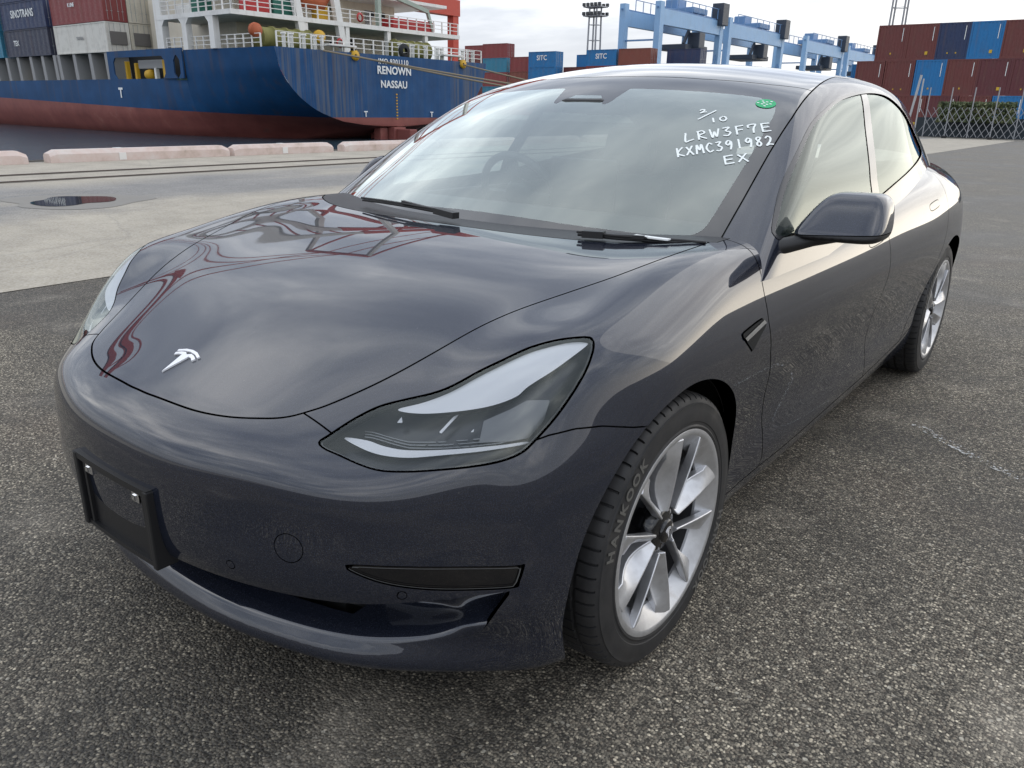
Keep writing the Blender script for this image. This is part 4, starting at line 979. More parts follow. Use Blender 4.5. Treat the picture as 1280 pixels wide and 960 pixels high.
# mooring lines running ashore behind the car
def rope(a, b, sag, label):
    a, b = Vector(a), Vector(b); P = [a.lerp(b, t)-Vector((0, 0, sag*4*t*(1-t))) for t in np.linspace(0, 1, 24)]
    mb = MB(); mb.tube(P, .085, 6); o = mb.build('mooring_rope', M['rope'], None); tag(o, label, 'rope', 'mooring lines from the ship stern')
rope((-57.8, 50.3, 5.5), (-18.2, 64.5, -.2), .55, 'long tan mooring rope crossing the transom from the left yellow fairlead'); rope((-57.8, 46.6, 5.75), (-18.2, 65.0, -.1), .3, 'upper tan mooring rope beside the long one across the ship name'); rope((-57.8, 65.2, 5.5), (-30, 71.6, .2), .2, 'short mooring rope from the right yellow fairlead')
# deck cargo
def ship_box(x, j, lv, c, label, marks=(), dz=0, Lx=11.9): container(x, 40.85+j*2.52, 6.0+lv*2.95+dz, c, label, Lx, 2.9, 0, 'containers stowed on the ship deck', True, marks)
for j in range(6):
    lab = ('nearest the rail', 'second in from the rail', 'third in from the rail', 'fourth in from the rail', 'fifth in from the rail', 'sixth in from the rail')[j]
    ship_box(-96.9, j, 0, CREAM if j else (.70, .68, .62), 'cream reefer container in the lower tier beside the deckhouse, '+lab, [side_text('TRITON', .42, .5, .5, M['grey_steel'])] if j == 0 else [])
    ship_box(-96.9, j, 1, RED if j == 0 else CREAM, '%s container in the upper tier beside the deckhouse, %s' % ('red' if j == 0 else 'cream', lab), [side_text('K LINE', .5, .42, .62)] if j == 0 else [])
for j in (0, 1):
    w_ = 'nearest the rail' if j == 0 else 'behind the rail-side one'
    ship_box(-110.4, j, 0, (.035, .042, .075), 'dark navy container in the lower tier of the second stack, '+w_, [side_text('TEX', .8, .26, .5)] if j == 0 else []); ship_box(-110.4, j, 1, NAVY, 'navy lettered container in the upper tier of the second stack, '+w_, [side_text('SINOTRANS', 1.15, .5, .55)] if j == 0 else []); ship_box(-110.4, j, 2, NAVY, 'navy container topping the second stack at the photo edge, '+w_)
    ship_box(-123.6, j, 0, CYAN, 'cyan container with white lettering low in the leftmost stack, '+w_, [side_text('SITC', 1.6, .72, .5)] if j == 0 else []); ship_box(-123.6, j, 1, CYAN, 'cyan container in the middle of the leftmost stack, '+w_, [side_text('SITC', 1.6, .72, .5)] if j == 0 else []); ship_box(-123.6, j, 2, (.02, .09, .16), 'dark teal container topping the leftmost stack, '+w_)
# refrigeration units on the reefer ends
for j in range(6):
    y = 40.85+j*2.52
    mb = MB(); mb.box((-84.98, y+.35, 6.75), (-84.90, y+2.1, 8.0), .03); 
    q = [o for o in COL.objects if o.get('label', '').startswith('cream reefer') and abs(o.location.y-y) < .1][0]; mb.build('reefer_unit', M['fridge'], q)
# ------------------------------------------------------------------ the car
LEFT = 'dark grey metallic electric sedan with silver wheels parked in the foreground on the asphalt'
car = empty('sedan', (0, 1.4375, 0), label=LEFT, cat='car')
def main_pieces(Ms, frac=.04):
    """drop stray slivers that a cut left beside a panel"""
    V, Nn, T = Ms; _, inv = np.unique(np.round(V*2e5).astype(np.int64), axis=0, return_inverse=True); t = inv.ravel()[T]; lab = np.arange(t.max()+1)
    while True:
        m_ = lab[t].min(1); new = lab.copy()
        for q in range(3): np.minimum.at(new, t[:, q], m_)
        new = new[new]
        if (new == lab).all(): break
        lab = new
    L_ = lab[t[:, 0]]; u, c = np.unique(L_, return_counts=True)
    return keep(Ms, np.isin(L_, u[c > frac*len(T)])) if len(u) > 1 else Ms
def panel(name, Ms, m_, sides=True, parent=car, center=False, label=None):
    """link a body panel; sides=True also makes its mirror image"""
    if len(Ms[2]) == 0: return None
    if len(Ms[2]) < 20000: Ms = main_pieces(Ms)
    res = []
    for k, Q in enumerate([Ms, mirror(Ms)] if sides else [Ms]):
        o = link(name, mesh_np(name, Q[0], Q[2], Q[1]), m_, parent[k] if isinstance(parent, list) else parent)
        if label: o['label'] = label
        res.append(o)
    return res
XY = lambda V: V[:, :2]
YZ = lambda V: V[:, 1:]
XZ = lambda V: V[:, [0, 2]]
def sym_closed(P, back): return np.array(P+back, float)
# ---- outlines, metres
HOOD = catmull([(-.12, -.752), (0, -.757), (.066, -.755), (.188, -.744), (.28, -.722), (.353, -.691), (.393, -.666), (.422, -.634), (.45, -.595), (.505, -.5), (.553, -.4), (.59, -.3),
    (.628, -.2), (.668, -.1), (.708, 0), (.735, .1), (.752, .2), (.760, .30), (.758, .372)], False, 6)
HOOD = np.concatenate([HOOD, catmull([(.757, .378), (.70, .318), (.60, .268), (.45, .234), (.25, .215), (0, .21), (-.12, .211)], False, 6)])
hl_n = np.array([.55, -.55, .63]); hl_n /= np.linalg.norm(hl_n)
hl_u = np.cross([0, 0, 1], hl_n); hl_u /= np.linalg.norm(hl_u); hl_v = np.cross(hl_n, hl_u)
UV = lambda V: np.stack([V@hl_u, V@hl_v], 1)
HL = catmull(UV(np.array([(0.488, -0.666, 0.67), (0.494, -0.647, 0.68), (0.511, -0.599, 0.703), (0.535, -0.557, 0.722), (0.57, -0.524, 0.735), (0.618, -0.491, 0.752), (0.647, -0.466, 0.768), (0.678, -0.43, 0.793), (0.71, -0.394, 0.815), (0.738, -0.354, 0.834), (0.769, -0.316, 0.846), (0.795, -0.285, 0.85), (0.815, -0.26, 0.848), (0.828, -0.266, 0.838), (0.836, -0.286, 0.818), (0.84, -0.315, 0.791), (0.837, -0.358, 0.753), (0.83, -0.394, 0.722), (0.818, -0.431, 0.691), (0.806, -0.459, 0.67), (0.782, -0.495, 0.658), (0.742, -0.539, 0.651), (0.69, -0.582, 0.644), (0.652, -0.608, 0.639), (0.613, -0.632, 0.638), (0.576, -0.647, 0.644), (0.536, -0.659, 0.654), (0.504, -0.668, 0.662)])), True, 5)
DRL = catmull(UV(np.array([(0.573, -0.54, 0.725), (0.611, -0.511, 0.739), (0.65, -0.477, 0.76), (0.684, -0.439, 0.787), (0.716, -0.402, 0.81), (0.745, -0.364, 0.829), (0.775, -0.326, 0.841), (0.799, -0.292, 0.846), (0.816, -0.273, 0.844), (0.82, -0.279, 0.839), (0.805, -0.352, 0.81), (0.781, -0.408, 0.783), (0.771, -0.432, 0.767), (0.743, -0.463, 0.752), (0.701, -0.493, 0.74), (0.635, -0.524, 0.726), (0.587, -0.541, 0.722)])), True, 5)
LOWB = catmull(UV(np.array([(0.516, -0.632, 0.682), (0.558, -0.611, 0.681), (0.594, -0.601, 0.676), (0.64, -0.582, 0.675), (0.713, -0.539, 0.684), (0.775, -0.486, 0.692), (0.81, -0.443, 0.695), (0.803, -0.455, 0.69), (0.751, -0.514, 0.682), (0.678, -0.57, 0.67), (0.639, -0.594, 0.664), (0.595, -0.615, 0.664), (0.555, -0.627, 0.671)])), True, 5)
HBOX = UV(np.array([(0.771, -0.445, 0.753), (0.788, -0.418, 0.767), (0.817, -0.384, 0.765), (0.82, -0.405, 0.731), (0.81, -0.437, 0.703), (0.789, -0.466, 0.7), (0.747, -0.507, 0.699), (0.739, -0.484, 0.733)]))
GL1, GL2, GL3 = (UV(np.array(q)) for q in ([(0.585, -0.559, 0.71), (0.585, -0.546, 0.719), (0.595, -0.554, 0.711)], [(0.673, -0.536, 0.707), (0.683, -0.506, 0.732), (0.691, -0.499, 0.737), (0.679, -0.536, 0.706)], [(0.726, -0.509, 0.712), (0.731, -0.499, 0.721), (0.731, -0.505, 0.714)]))
FOG = catmull([(.582, .457), (.64, .4605), (.73, .459), (.825, .4565), (.8345, .455), (.829, .417), (.822, .4115), (.74, .409), (.671, .417), (.619, .433)], True, 5)
def rec_xz(u, v):      # lower intake opening in the front view, u across (0 centre, 1 outer end), v up
    xr = .752+.071*v**.8; x = u*xr
    zb = .233+.004*u**2+.046*u**9; zt = .371-.004*np.sin(np.pi*np.minimum(u/.8, 1))+.034*np.clip((u-.72)/.28, 0, 1)**1.3
    return x, zb*(1-v)+zt*v
_q = np.linspace(0, 1, 40)
RECESS = np.concatenate([np.stack(rec_xz(_q, 0*_q), 1), np.stack(rec_xz(0*_q[1:]+1, _q[1:]), 1), np.stack(rec_xz(_q[::-1][1:], 0*_q[1:]+1), 1), [[-.2, .371], [-.2, .233]]])
DLO = catmull([(0.585, 0.985), (0.753, 1.097), (1.013, 1.222), (1.2, 1.276), (1.412, 1.318), (1.671, 1.343), (1.907, 1.349), (2.099, 1.335), (2.329, 1.285), (2.541, 1.205), (2.685, 1.140), (2.70, 1.105), (2.63, 1.085), (2.45, 1.066), (2.25, 1.046), (1.882, 1.008), (1.59, .975), (1.3, .960), (1.021, .951), (.728, .943), (.60, .943), (.566, .955)], True, 5)
FRIT = catmull([(-.1, .335), (0, .335), (.151, .338), (.313, .349), (.459, .371), (.591, .402), (.66, .428), (.692, .465), (.696, .515), (.69, .618), (.681, .756), (.664, .924), (.648, 1.010), (.62, 1.050), (.583, 1.062), (.54, 1.060), (.354, 1.027), (.20, 1.008)], False, 5)
FRIT = np.concatenate([FRIT, [(.135, 1.003), (.115, .90), (.098, .885), (.055, .945), (-.055, .945), (-.1, .89)]])
RAIL = [(.756, .38), (.751, .456), (.739, .615), (.722, .802), (.706, 1.0), (.676, 1.246), (.648, 1.454), (.622, 1.64), (.604, 1.9), (.585, 2.3), (.555, 2.7), (.51, 3.1), (.46, 3.6)]
VENT = np.array([(0.271, 0.761), (0.296, 0.764), (0.364, 0.771), (0.404, 0.773), (0.432, 0.752), (0.39, 0.732), (0.337, 0.702), (0.276, 0.75)])
DOORGAP = [(.446, 1.0), (.446, .93), (.442, .887), (.436, .855), (.437, .824), (.448, .756), (.485, .664), (.546, .582), (.60, .47), (.638, .371), (.655, .29), (.655, .2)]
BGAP = [(1.575, 1.4), (1.60, .98), (1.605, .9), (1.614, .827), (1.64, .7), (1.68, .5), (1.70, .3), (1.70, .2)]
REARGAP = [(2.24, .2), (2.27, .30), (2.42, .42), (2.52, .55), (2.60, .70), (2.66, .85), (2.68, .95), (2.66, 1.05), (2.62, 1.3)]
# ---- lower body
low = surface_net(Flow, (-.024, -.92, .13), (.98, 3.92, 1.14), .009)
_, low = split(low, low[0][:, 0]-0.0)                       # keep x > 0
low[0][np.abs(low[0][:, 0]) < 1e-6, 0] = 0
gh_in = lambda V: Fgh(np.c_[V[:, :2], np.maximum(V[:, 2], .88)])
_, low = split(low, np.where((low[0][:, 2] > .86) & (low[0][:, 1] > .2), gh_in(low[0]), 1.0))   # nothing under the glasshouse
def arch(V, cy, cz, ry, rz):
    d = (np.sqrt(((V[:, 1]-cy)/ry)**2+((V[:, 2]-cz)/rz)**2)-1)*.5*(ry+rz)
    return np.where(V[:, 0] > .5, d, .2)
shell = low
for cy, ry, rz in ((-.003, .396, .376), (2.875, .395, .38)):
    _, low = split(low, arch(low[0], cy, .33, ry, rz))
def hood_sdf(V): return np.where(V[:, 2] > .5, poly_sdf(XY(V), HOOD), .08)
hood, rest = cut(low, hood_sdf, .0045)
hl_sdf = lambda V: np.where((V[:, 1] < .1) & (V[:, 2] > .5) & (V@hl_n > .2), poly_sdf(UV(V), HL), .08)
def subdivide(Ms):
    V, Nn, T = Ms; E_ = np.concatenate([T[:, [0, 1]], T[:, [1, 2]], T[:, [2, 0]]]); ue, inv = np.unique(np.sort(E_, 1), axis=0, return_inverse=True); inv = inv.ravel()+len(V); m_ = len(T)
    NN = Nn[ue].sum(1); NN /= np.linalg.norm(NN, axis=1)[:, None]; a, b, c = inv[:m_], inv[m_:2*m_], inv[2*m_:]
    return np.concatenate([V, V[ue].mean(1)]), np.concatenate([Nn, NN]), np.concatenate([np.stack([T[:, 0], a, c], 1), np.stack([a, T[:, 1], b], 1), np.stack([c, b, T[:, 2]], 1), np.stack([a, b, c], 1)])
lamp, rest = cut(rest, hl_sdf, .0035)
lamp = compact(*lamp); lamp_fine = subdivide(subdivide(lamp))
# cowl: dark strip between hood and windscreen
cowl_sdf = lambda V: np.where((V[:, 2] > .85) & (V[:, 0] < .80) & (V[:, 1] > .15) & (V[:, 1] < .9), np.maximum(np.interp(V[:, 0], [0, .25, .45, .6, .7, .757, .80], [.2, .205, .224, .258, .308, .372, .42])-V[:, 1], V[:, 0]-.772+np.maximum(0, .45-V[:, 1])*0), .1)
cowl, rest = cut(rest, cowl_sdf, .003)
def bump_sdf(V):
    x, y, z = V.T
    zl = np.interp(y, [-.45, -.41, -.36, -.30, -.22, 0], [.688, .697, .700, .693, .672, .63])
    return np.where(y > .3, .2, np.where(x > .62, np.where(y > -.05, .1, z-zl), np.minimum(y+.643, z-.655)))
bumper, rest = cut(rest, bump_sdf, .0032)
fog_sdf = lambda V: np.where(V[:, 1] < -.2, poly_sdf(XZ(V), FOG), .08)
fog, bumper = cut(bumper, fog_sdf, .004)
rec_sdf = lambda V: np.where(V[:, 1] < -.2, poly_sdf(XZ(V), RECESS), .08)
recess, bumper = split(bumper, rec_sdf(bumper[0]))
# small round covers in the bumper: tow-eye cap and parking sensors
def disc(c, r):
    c = np.array(c); return lambda V: np.where(np.abs(V[:, 1]-c[1]) < .06, np.linalg.norm(V-c, axis=1)-r, .08)
caps = []
for c, r in (((.353, -.797, .413), .0105), ((.669, -.640, .397), .0105), ((.882, -.325, .472), .0105)):
    a, bumper = cut(bumper, disc(c, r), .0018); caps.append(a)
bumper_right = mirror(bumper)                                # the tow-eye cap is on the left half only
a, bumper = cut(bumper, disc((.483, -.750, .480), .030), .0018); caps.insert(0, a)
def join2(A, B):
    for Q in (A, B): s_ = np.abs(Q[0][:, 0]) < 1e-5; Q[0][s_, 0] = 0; Q[1][s_, 0] = 0
    n0 = len(A[0]); return np.concatenate([A[0], B[0]]), np.concatenate([A[1], B[1]]), np.concatenate([A[2], B[2]+n0])
sill_sdf = lambda V: np.where((V[:, 1] > .2) & (V[:, 1] < 2.6), V[:, 2]-np.interp(V[:, 1], [.3, .6, 1.1, 1.7, 2.27, 2.5], [.243, .252, .262, .268, .298, .33]), .2)
sill, rest = cut(rest, sill_sdf, .004)
vent_sdf = lambda V: np.where(V[:, 0] > .7, poly_sdf(YZ(V), VENT), .08)
vent, rest = cut(rest, vent_sdf, .003)
fender, rest = cut(rest, lambda V: line_side(YZ(V), DOORGAP), .0045)
fdoor, rest = cut(rest, lambda V: line_side(YZ(V), BGAP), .0045)
rdoor, quarter = cut(rest, lambda V: line_side(YZ(V), REARGAP), .0045)
def handle_poly(y0, y1, z0, z1): return catmull([(y0, z0), (y0+.03, z0-.014), (y1-.02, z1-.014), (y1, z1), (y1-.02, z1+.014), (y0+.03, z0+.014)], True, 4)
handles = []
HP1, HP2 = handle_poly(1.36, 1.55, .845, .852), handle_poly(2.30, 2.49, .888, .896)
h1, fdoor = cut(fdoor, lambda V: poly_sdf(YZ(V), HP1), .003)
h2, rdoor = cut(rdoor, lambda V: poly_sdf(YZ(V), HP2), .003)
top_only = lambda C: np.ones(len(C), bool)
def lip(V, Nn):        # arch edges fold inwards, panel gaps fold along the normal
    o = -Nn*.014
    for cy, ry, rz in ((-.003, .396, .376), (2.875, .395, .38)):
        m_ = np.abs(arch(V, cy, .33, ry, rz)) < .004
        o[m_] = np.array([-.045, 0, 0])
    return o
panel('hood', flange(both_halves(hood), .014, seam=False), M['paint'], sides=False)
panel('front_bumper', join2(flange(bumper, vec=lip), flange(bumper_right, vec=lambda V, Nn: lip(V*[-1, 1, 1], Nn*[-1, 1, 1])*[-1, 1, 1])), M['paint'], sides=False)
fenders = panel('fender', flange(fender, vec=lip), M['paint'])
fdoors = panel('front_door', flange(fdoor), M['paint'])
rdoors = panel('rear_door', flange(rdoor, vec=lip), M['paint'])
panel('sill', flange(sill, vec=lip), M['paint'])
panel('rear_body', flange(both_halves(quarter), vec=lip, seam=False), M['paint'], sides=False)
panel('cowl_panel', both_halves(cowl), M['black_plastic'], sides=False)
panel('door_handle', flange(shift(h1, .0006)), M['paint'], parent=fdoors)
panel('door_handle', flange(shift(h2, .0006)), M['paint'], parent=rdoors)
bumper_o = [o for o in car.children if o.name.startswith('front_bumper')][0]
cap_o = panel('tow_cover', flange(caps[0], .006), M['paint'], sides=False, parent=bumper_o)
for c in caps[1:]: panel('parking_sensor', flange(c, .006), M['paint'], parent=[bumper_o, bumper_o])
# dark inner skin behind every gap
inner = keep(shell, (shell[0][shell[2]].mean(1)[:, 2] > .2))
for cy, ry, rz in ((-.01, .45, .42), (2.875, .44, .42)): _, inner = split(inner, arch(inner[0], cy, .33, ry, rz))
_, inner = split(inner, hl_sdf(inner[0])+.0)
_, inner = split(inner, rec_sdf(inner[0])-.01)
_, inner = split(inner, np.where((inner[0][:, 2] > .84) & (inner[0][:, 1] > .2), gh_in(inner[0])-.02, 1.0))
panel('inner_skin', shift(both_halves(inner), -.0155), M['void'], sides=False)
# ---- lower intake: recessed below the bumper crease
nu, nv = 100, 40
uu = np.linspace(0, 1, nu); vv = np.linspace(0, 1, nv); U_, V_ = np.meshgrid(uu, vv, indexing='ij')
X_, Z_ = rec_xz(U_.ravel(), V_.ravel())
ya = np.full(len(X_), -1.0); yb = np.full(len(X_), -.2)
for _ in range(26):
    ym = (ya+yb)/2; f_ = Flow(np.stack([X_, ym, Z_], 1)); ya = np.where(f_ > 0, ym, ya); yb = np.where(f_ > 0, yb, ym)
P0 = np.stack([X_, yb, Z_], 1)
dep = .10*sstep(.0, .46, V_.ravel())*(1-.25*np.clip((U_.ravel()-.70)/.3, 0, 1))
dep = dep*(1-.92*sstep(.80, 1.0, U_.ravel())*(1-sstep(.15, .75, V_.ravel())))
dirn = np.stack([-.30*X_, np.ones(len(X_)), 0*X_], 1); dirn /= np.linalg.norm(dirn, axis=1)[:, None]
P1 = P0+dirn*dep[:, None]
def grid_mesh(P, n, m_):
    I = np.arange(n*m_).reshape(n, m_); a, b, c, d = I[:-1, :-1].ravel(), I[1:, :-1].ravel(), I[1:, 1:].ravel(), I[:-1, 1:].ravel()
    G_ = P.reshape(n, m_, 3); du = np.gradient(G_, axis=0); dv = np.gradient(G_, axis=1); nn = np.cross(du, dv).reshape(-1, 3)
    nn /= np.maximum(np.linalg.norm(nn, axis=1)[:, None], 1e-12)
    return P, nn, np.concatenate([np.stack([a, b, c], 1), np.stack([a, c, d], 1)])
rec2 = grid_mesh(P1, nu, nv)
rec2[0][:nv, 0] = 0
cut_g = lambda Ms: np.maximum(np.abs(Ms[0][:, 0])-.535-(Ms[0][:, 2]-.33)*.6, .264-Ms[0][:, 2])
grill, ducts = split(rec2, cut_g(rec2))
panel('intake_recess', both_halves(ducts), M['paint'], sides=False, parent=bumper_o)
panel('intake_mesh', both_halves((grill[0]+np.array([0, .03, 0]), grill[1], grill[2])), M['void'], sides=False, parent=bumper_o)
Gi = np.arange(nu*nv).reshape(nu, nv)
ring = np.concatenate([Gi[-1, 1:], Gi[::-1, -1][1:]])
Wv = np.stack([P0[ring], P1[ring]], 1).reshape(-1, 3); wall = (Wv.reshape(-1, 3),)+grid_mesh(Wv, len(ring), 2)[1:]
wall = (wall[0], -wall[1], wall[2][:, ::-1]); wall[0][np.abs(wall[0][:, 0]) < 1e-6, 0] = 0
panel('recess_wall', both_halves(wall), M['paint'], sides=False, parent=bumper_o)
fogs = panel('fog_trim', flange(shift(fog, -.004), .02), M['black_gloss'], parent=[bumper_o, bumper_o])
V, Nn, T = fog; dd = poly_sdf(XZ(V), FOG)
_, edge = split(fog, dd+.0035); panel('fog_trim_edge', shift(edge, .0005), M['lamp_mid'], parent=[bumper_o, bumper_o])
# ---- headlights
panel('headlight', flange(shift(lamp, -.001), .012), M['lens'], label=None)
hls = [o for o in car.children if o.name.startswith('headlight')]
hv = lambda Vv, Nv: np.tile(-hl_n*.055, (len(Vv), 1))
V, Nn, T = flange(lamp, vec=hv); rimonly = (V, Nn, T[len(lamp[2]):])
panel('lamp_surround', compact(*rimonly), M['black_gloss'], parent=hls)
panel('lamp_housing', (lamp[0]-hl_n*.05, lamp[1], lamp[2]), M['lamp_grey'], parent=hls)
_, rim_dark = split(lamp, poly_sdf(UV(lamp[0]), HL)+.0045)
panel('lamp_seal', shift(rim_dark, -.0032), M['black_gloss'], parent=hls)
def lamp_piece(name, poly, depth, m_, thick=.012):
    a, _ = split(lamp_fine, poly_sdf(UV(lamp_fine[0]), poly)); a = (a[0]-hl_n*depth, a[1], a[2])
    panel(name, flange(a, vec=lambda Vv, Nv: np.tile(-hl_n*thick, (len(Vv), 1))), m_, parent=hls)
lamp_piece('light_guide', DRL, .010, M['lamp_white'], .02)
lamp_piece('lower_reflector', LOWB, .022, M['lamp_white'], .015)
lamp_piece('projector_module', HBOX, .032, M['lamp_mid'], .02)
ribs = lambda V: (lambda q: np.interp(q[:, 0], *RIBL))(UV(V))
lo_l = LOWB[LOWB[:, 0].argsort()]; bins = np.linspace(LOWB[:, 0].min()+.01, LOWB[:, 0].max()-.01, 24)
RIBL = (bins, np.array([LOWB[np.abs(LOWB[:, 0]-b_) < .02][:, 1].max() for b_ in bins]))
for kk, off in enumerate((.006, .012, .018)):
    a, _ = split(lamp_fine, np.maximum(np.abs(UV(lamp_fine[0])[:, 1]-ribs(lamp_fine[0])-off)-.0012, np.maximum(bins[2]-UV(lamp_fine[0])[:, 0], UV(lamp_fine[0])[:, 0]-bins[-3]))); a = (a[0]-hl_n*.034, a[1], a[2])
    panel('reflector_rib', flange(a, vec=lambda Vv, Nv: np.tile(-hl_n*.006, (len(Vv), 1))), M['lamp_mid'], parent=hls)
for q in (GL1, GL2, GL3): lamp_piece('painted_glint', q, .026, M['lamp_white'], .004)  # white slivers stand in for glints inside the lamp, painted highlights
# ---- glasshouse
ghm = surface_net(lambda P: smax(Fgh(P), .80-P[:, 2], .02), (-.02, .0, .84), (.95, 4.0, 1.5), .010)
_, ghm = split(ghm, ghm[0][:, 0]); ghm[0][np.abs(ghm[0][:, 0]) < 1e-6, 0] = 0
_, ghm = split(ghm, Flow(ghm[0])+.012)
_, ghm = split(ghm, ghm[0][:, 2]-.86)
_, ghm = split(ghm, 3.55-ghm[0][:, 1]) if False else (None, split(ghm, ghm[0][:, 1]-3.6)[0])
rail_side = lambda V: line_side(XY(V), RAIL)
topg, side = cut(ghm, rail_side, .0045)
wt = lambda V: V[:, 1]-np.interp(V[:, 0], [0, .1, .34, .55, .64, .72, .8], [1.105, 1.108, 1.136, 1.187, 1.222, 1.255, 1.29])
screen, roof = cut(topg, wt, .005)
clear, frit = split(screen, poly_sdf(XY(screen[0]), FRIT))
wsl = panel('windscreen', both_halves(clear), M['glass'], sides=False)
ws = wsl[0]
panel('screen_border', flange(both_halves(frit), .006, seam=False), M['frit'], sides=False, parent=ws)
panel('roof_glass', flange(both_halves(roof), .01, seam=False), M['dark_glass'], sides=False)
panel('roof_liner', shift(both_halves(roof), -.02), M['void'], sides=False)
dlo = lambda V: np.where(V[:, 0] > .3, poly_sdf(YZ(V), DLO), .08)
opening, pillar = split(side, dlo(side[0]))
panel('roof_rail', flange(pillar, .012), M['paint'])
trim, opening2 = split(opening, -.014-dlo(opening[0]) if False else -(dlo(opening[0])+.0095))
panel('window_trim', flange(shift(trim, .0015), .008), M['trim'])
bp1 = [(1.505, .95), (1.515, 1.046), (1.60, 1.217), (1.685, 1.36)]; bp2 = [(1.60, .95), (1.605, 1.046), (1.69, 1.217), (1.765, 1.36)]
fg, restg = cut(opening2, lambda V: line_side(YZ(V), bp1), .004)
bp, rg = cut(restg, lambda V: line_side(YZ(V), bp2), .004)
panel('front_side_window', shift(fg, -.004), M['side_glass'], parent=fdoors)
panel('rear_side_window', shift(rg, -.004), M['reflect_tint_glass'], parent=rdoors)
panel('door_pillar_cover', flange(shift(bp, -.002), .006), M['black_gloss'])
panel('pillar_liner', shift(pillar, -.022), M['void'])
# repeater camera pods in the fenders
pod = panel('camera_pod', flange(shift(vent, .003), .02), M['void'], parent=fenders)
V, Nn, T = vent; dd = poly_sdf(YZ(V), VENT)
stripe, _ = split(vent, np.abs((V[:, 2]-.745)-(V[:, 1]-.30)*.16)-.006); panel('pod_trim', flange(shift(stripe, .0055), .004), M['chrome'], parent=fenders)
# ---- wheels
def sharp(me, deg):
    bm = bmesh.new(); bm.from_mesh(me); bmesh.ops.recalc_face_normals(bm, faces=bm.faces)
    for e in bm.edges: e.smooth = len(e.link_faces) == 2 and e.calc_face_angle(0) < math.radians(deg)
    bm.to_mesh(me); bm.free(); return me
def tyre_mesh():
    prof = [(.238, -.105), (.245, -.1165), (.285, -.121), (.305, -.1185), (.322, -.111), (.3305, -.098), (.3335, -.072), (.327, -.070), (.327, -.062), (.334, -.060), (.3342, -.025), (.327, -.023), (.327, -.013), (.3342, -.011),
            (.3342, .011), (.327, .013), (.327, .023), (.3342, .025), (.334, .060), (.327, .062), (.327, .070), (.3335, .072), (.3328, .088), (.3300, .100), (.3255, .1085), (.3205, .112), (.3135, .1155), (.312, .1185), (.305, .1185), (.2975, .1198), (.285, .121), (.270, .1205), (.268, .1188), (.262, .1185), (.258, .121), (.2525, .1195), (.247, .114), (.238, .105)]
    vs, fs = [], []; n = len(prof); cols = []
    for b in range(66):
        for q, lo_ in ((0, 0), (.40, 0), (.80, 0), (.83, 1), (.97, 1)): cols.append(((b+q)/66*2*math.pi, lo_))
    for a, lo_ in cols:
        for j_, (r, h) in enumerate(prof):
            if lo_ and 21 <= j_ <= 24 or lo_ and 4 <= j_ <= 6: r -= .0075
            elif lo_ and 9 <= j_ <= 18 and r > .33: r -= .004
            vs.append(Vector((h, r*math.cos(a), r*math.sin(a))))
    m_ = len(cols)
    for k in range(m_):
        for j_ in range(n-1): fs.append((k*n+j_, (k+1) % m_*n+j_, (k+1) % m_*n+j_+1, k*n+j_+1))
    mb = MB(); mb.add(vs, fs, True); return sharp(mb.mesh('tyre', M['rubber']), 28)
def rim_mesh():
    mb = MB()
    mb.lathe([(.2475, .108), (.2525, .112), (.2535, .1165), (.2515, .1195), (.246, .1205), (.2395, .1195), (.2365, .1180), (.1960, .0860), (.1950, .08)], 'x', 140)
    return sharp(mb.mesh('rim', M['silver']), 40)
def barrel_mesh():
    mb = MB(); mb.lathe([(.1955, .0805), (.200, .07), (.205, .0), (.212, -.10), (.24, -.108)], 'x', 80); return mb.mesh('rim_barrel', M['barrel'])
def spoke_mesh(sg):
    """one blade: a ridge on one edge, twisting down to the other edge towards the rim"""
    nr, R0, R1 = 10, .056, .2330; top_, bot = [], []
    for i in range(nr+1):
        t = i/nr; r = R0+(R1-R0)*t
        hw = .0095+.0175*t; off = sg*.010*(1-t)
        ridge = .108+.0105*math.sin(t*1.6); low_ = ridge-.010-.030*math.sin(min(t*1.25, 1)*math.pi)*.75-.004*t
        th = .02+.006*(1-t)
        row = [(-hw, ridge if sg > 0 else low_), (-hw+.006*sg*(1 if sg > 0 else -1), (ridge if sg > 0 else low_)+.001), (0, (ridge*.55+low_*.45)), (hw-.004, (low_ if sg > 0 else ridge)+.001), (hw, low_ if sg > 0 else ridge)]
        top_.append([(a, r*1.0, q+off) for q, a in row]); bot.append([(a-th, r*1.0, q+off) for q, a in ((row[0][0]*.9, row[0][1]), (row[-1][0]*.9, row[-1][1]))])
    vs, fs = [], []; n = 7
    for i in range(nr+1): vs += top_[i]+[bot[i][1], bot[i][0]]
    for i in range(nr):
        for j in range(n): fs.append((i*n+j, i*n+(j+1) % n, (i+1)*n+(j+1) % n, (i+1)*n+j))
    fs += [tuple(range(n)), tuple(reversed([nr*n+j for j in range(n)]))]
    mb = MB(); mb.add([Vector(v) for v in vs], fs, True); me = mb.mesh('spoke', M['silver'])
    bm = bmesh.new(); bm.from_mesh(me); bmesh.ops.recalc_face_normals(bm, faces=bm.faces)
    bmesh.ops.bevel(bm, geom=[e for e in bm.edges if len(e.link_faces) == 2 and e.calc_face_angle(0) > .5], offset=.0016, segments=1, affect='EDGES'); bm.to_mesh(me); bm.free(); return sharp(me, 26)
TY, RIM, BAR, SPK = tyre_mesh(), rim_mesh(), barrel_mesh(), {1: spoke_mesh(1), -1: spoke_mesh(-1)}
mb = MB(); mb.lathe([(.001, .104), (.030, .1035), (.034, .101), (.046, .099), (.060, .092), (.066, .07), (.066, .0)], 'x', 40); HUB = mb.mesh('hub', M['black_gloss'])
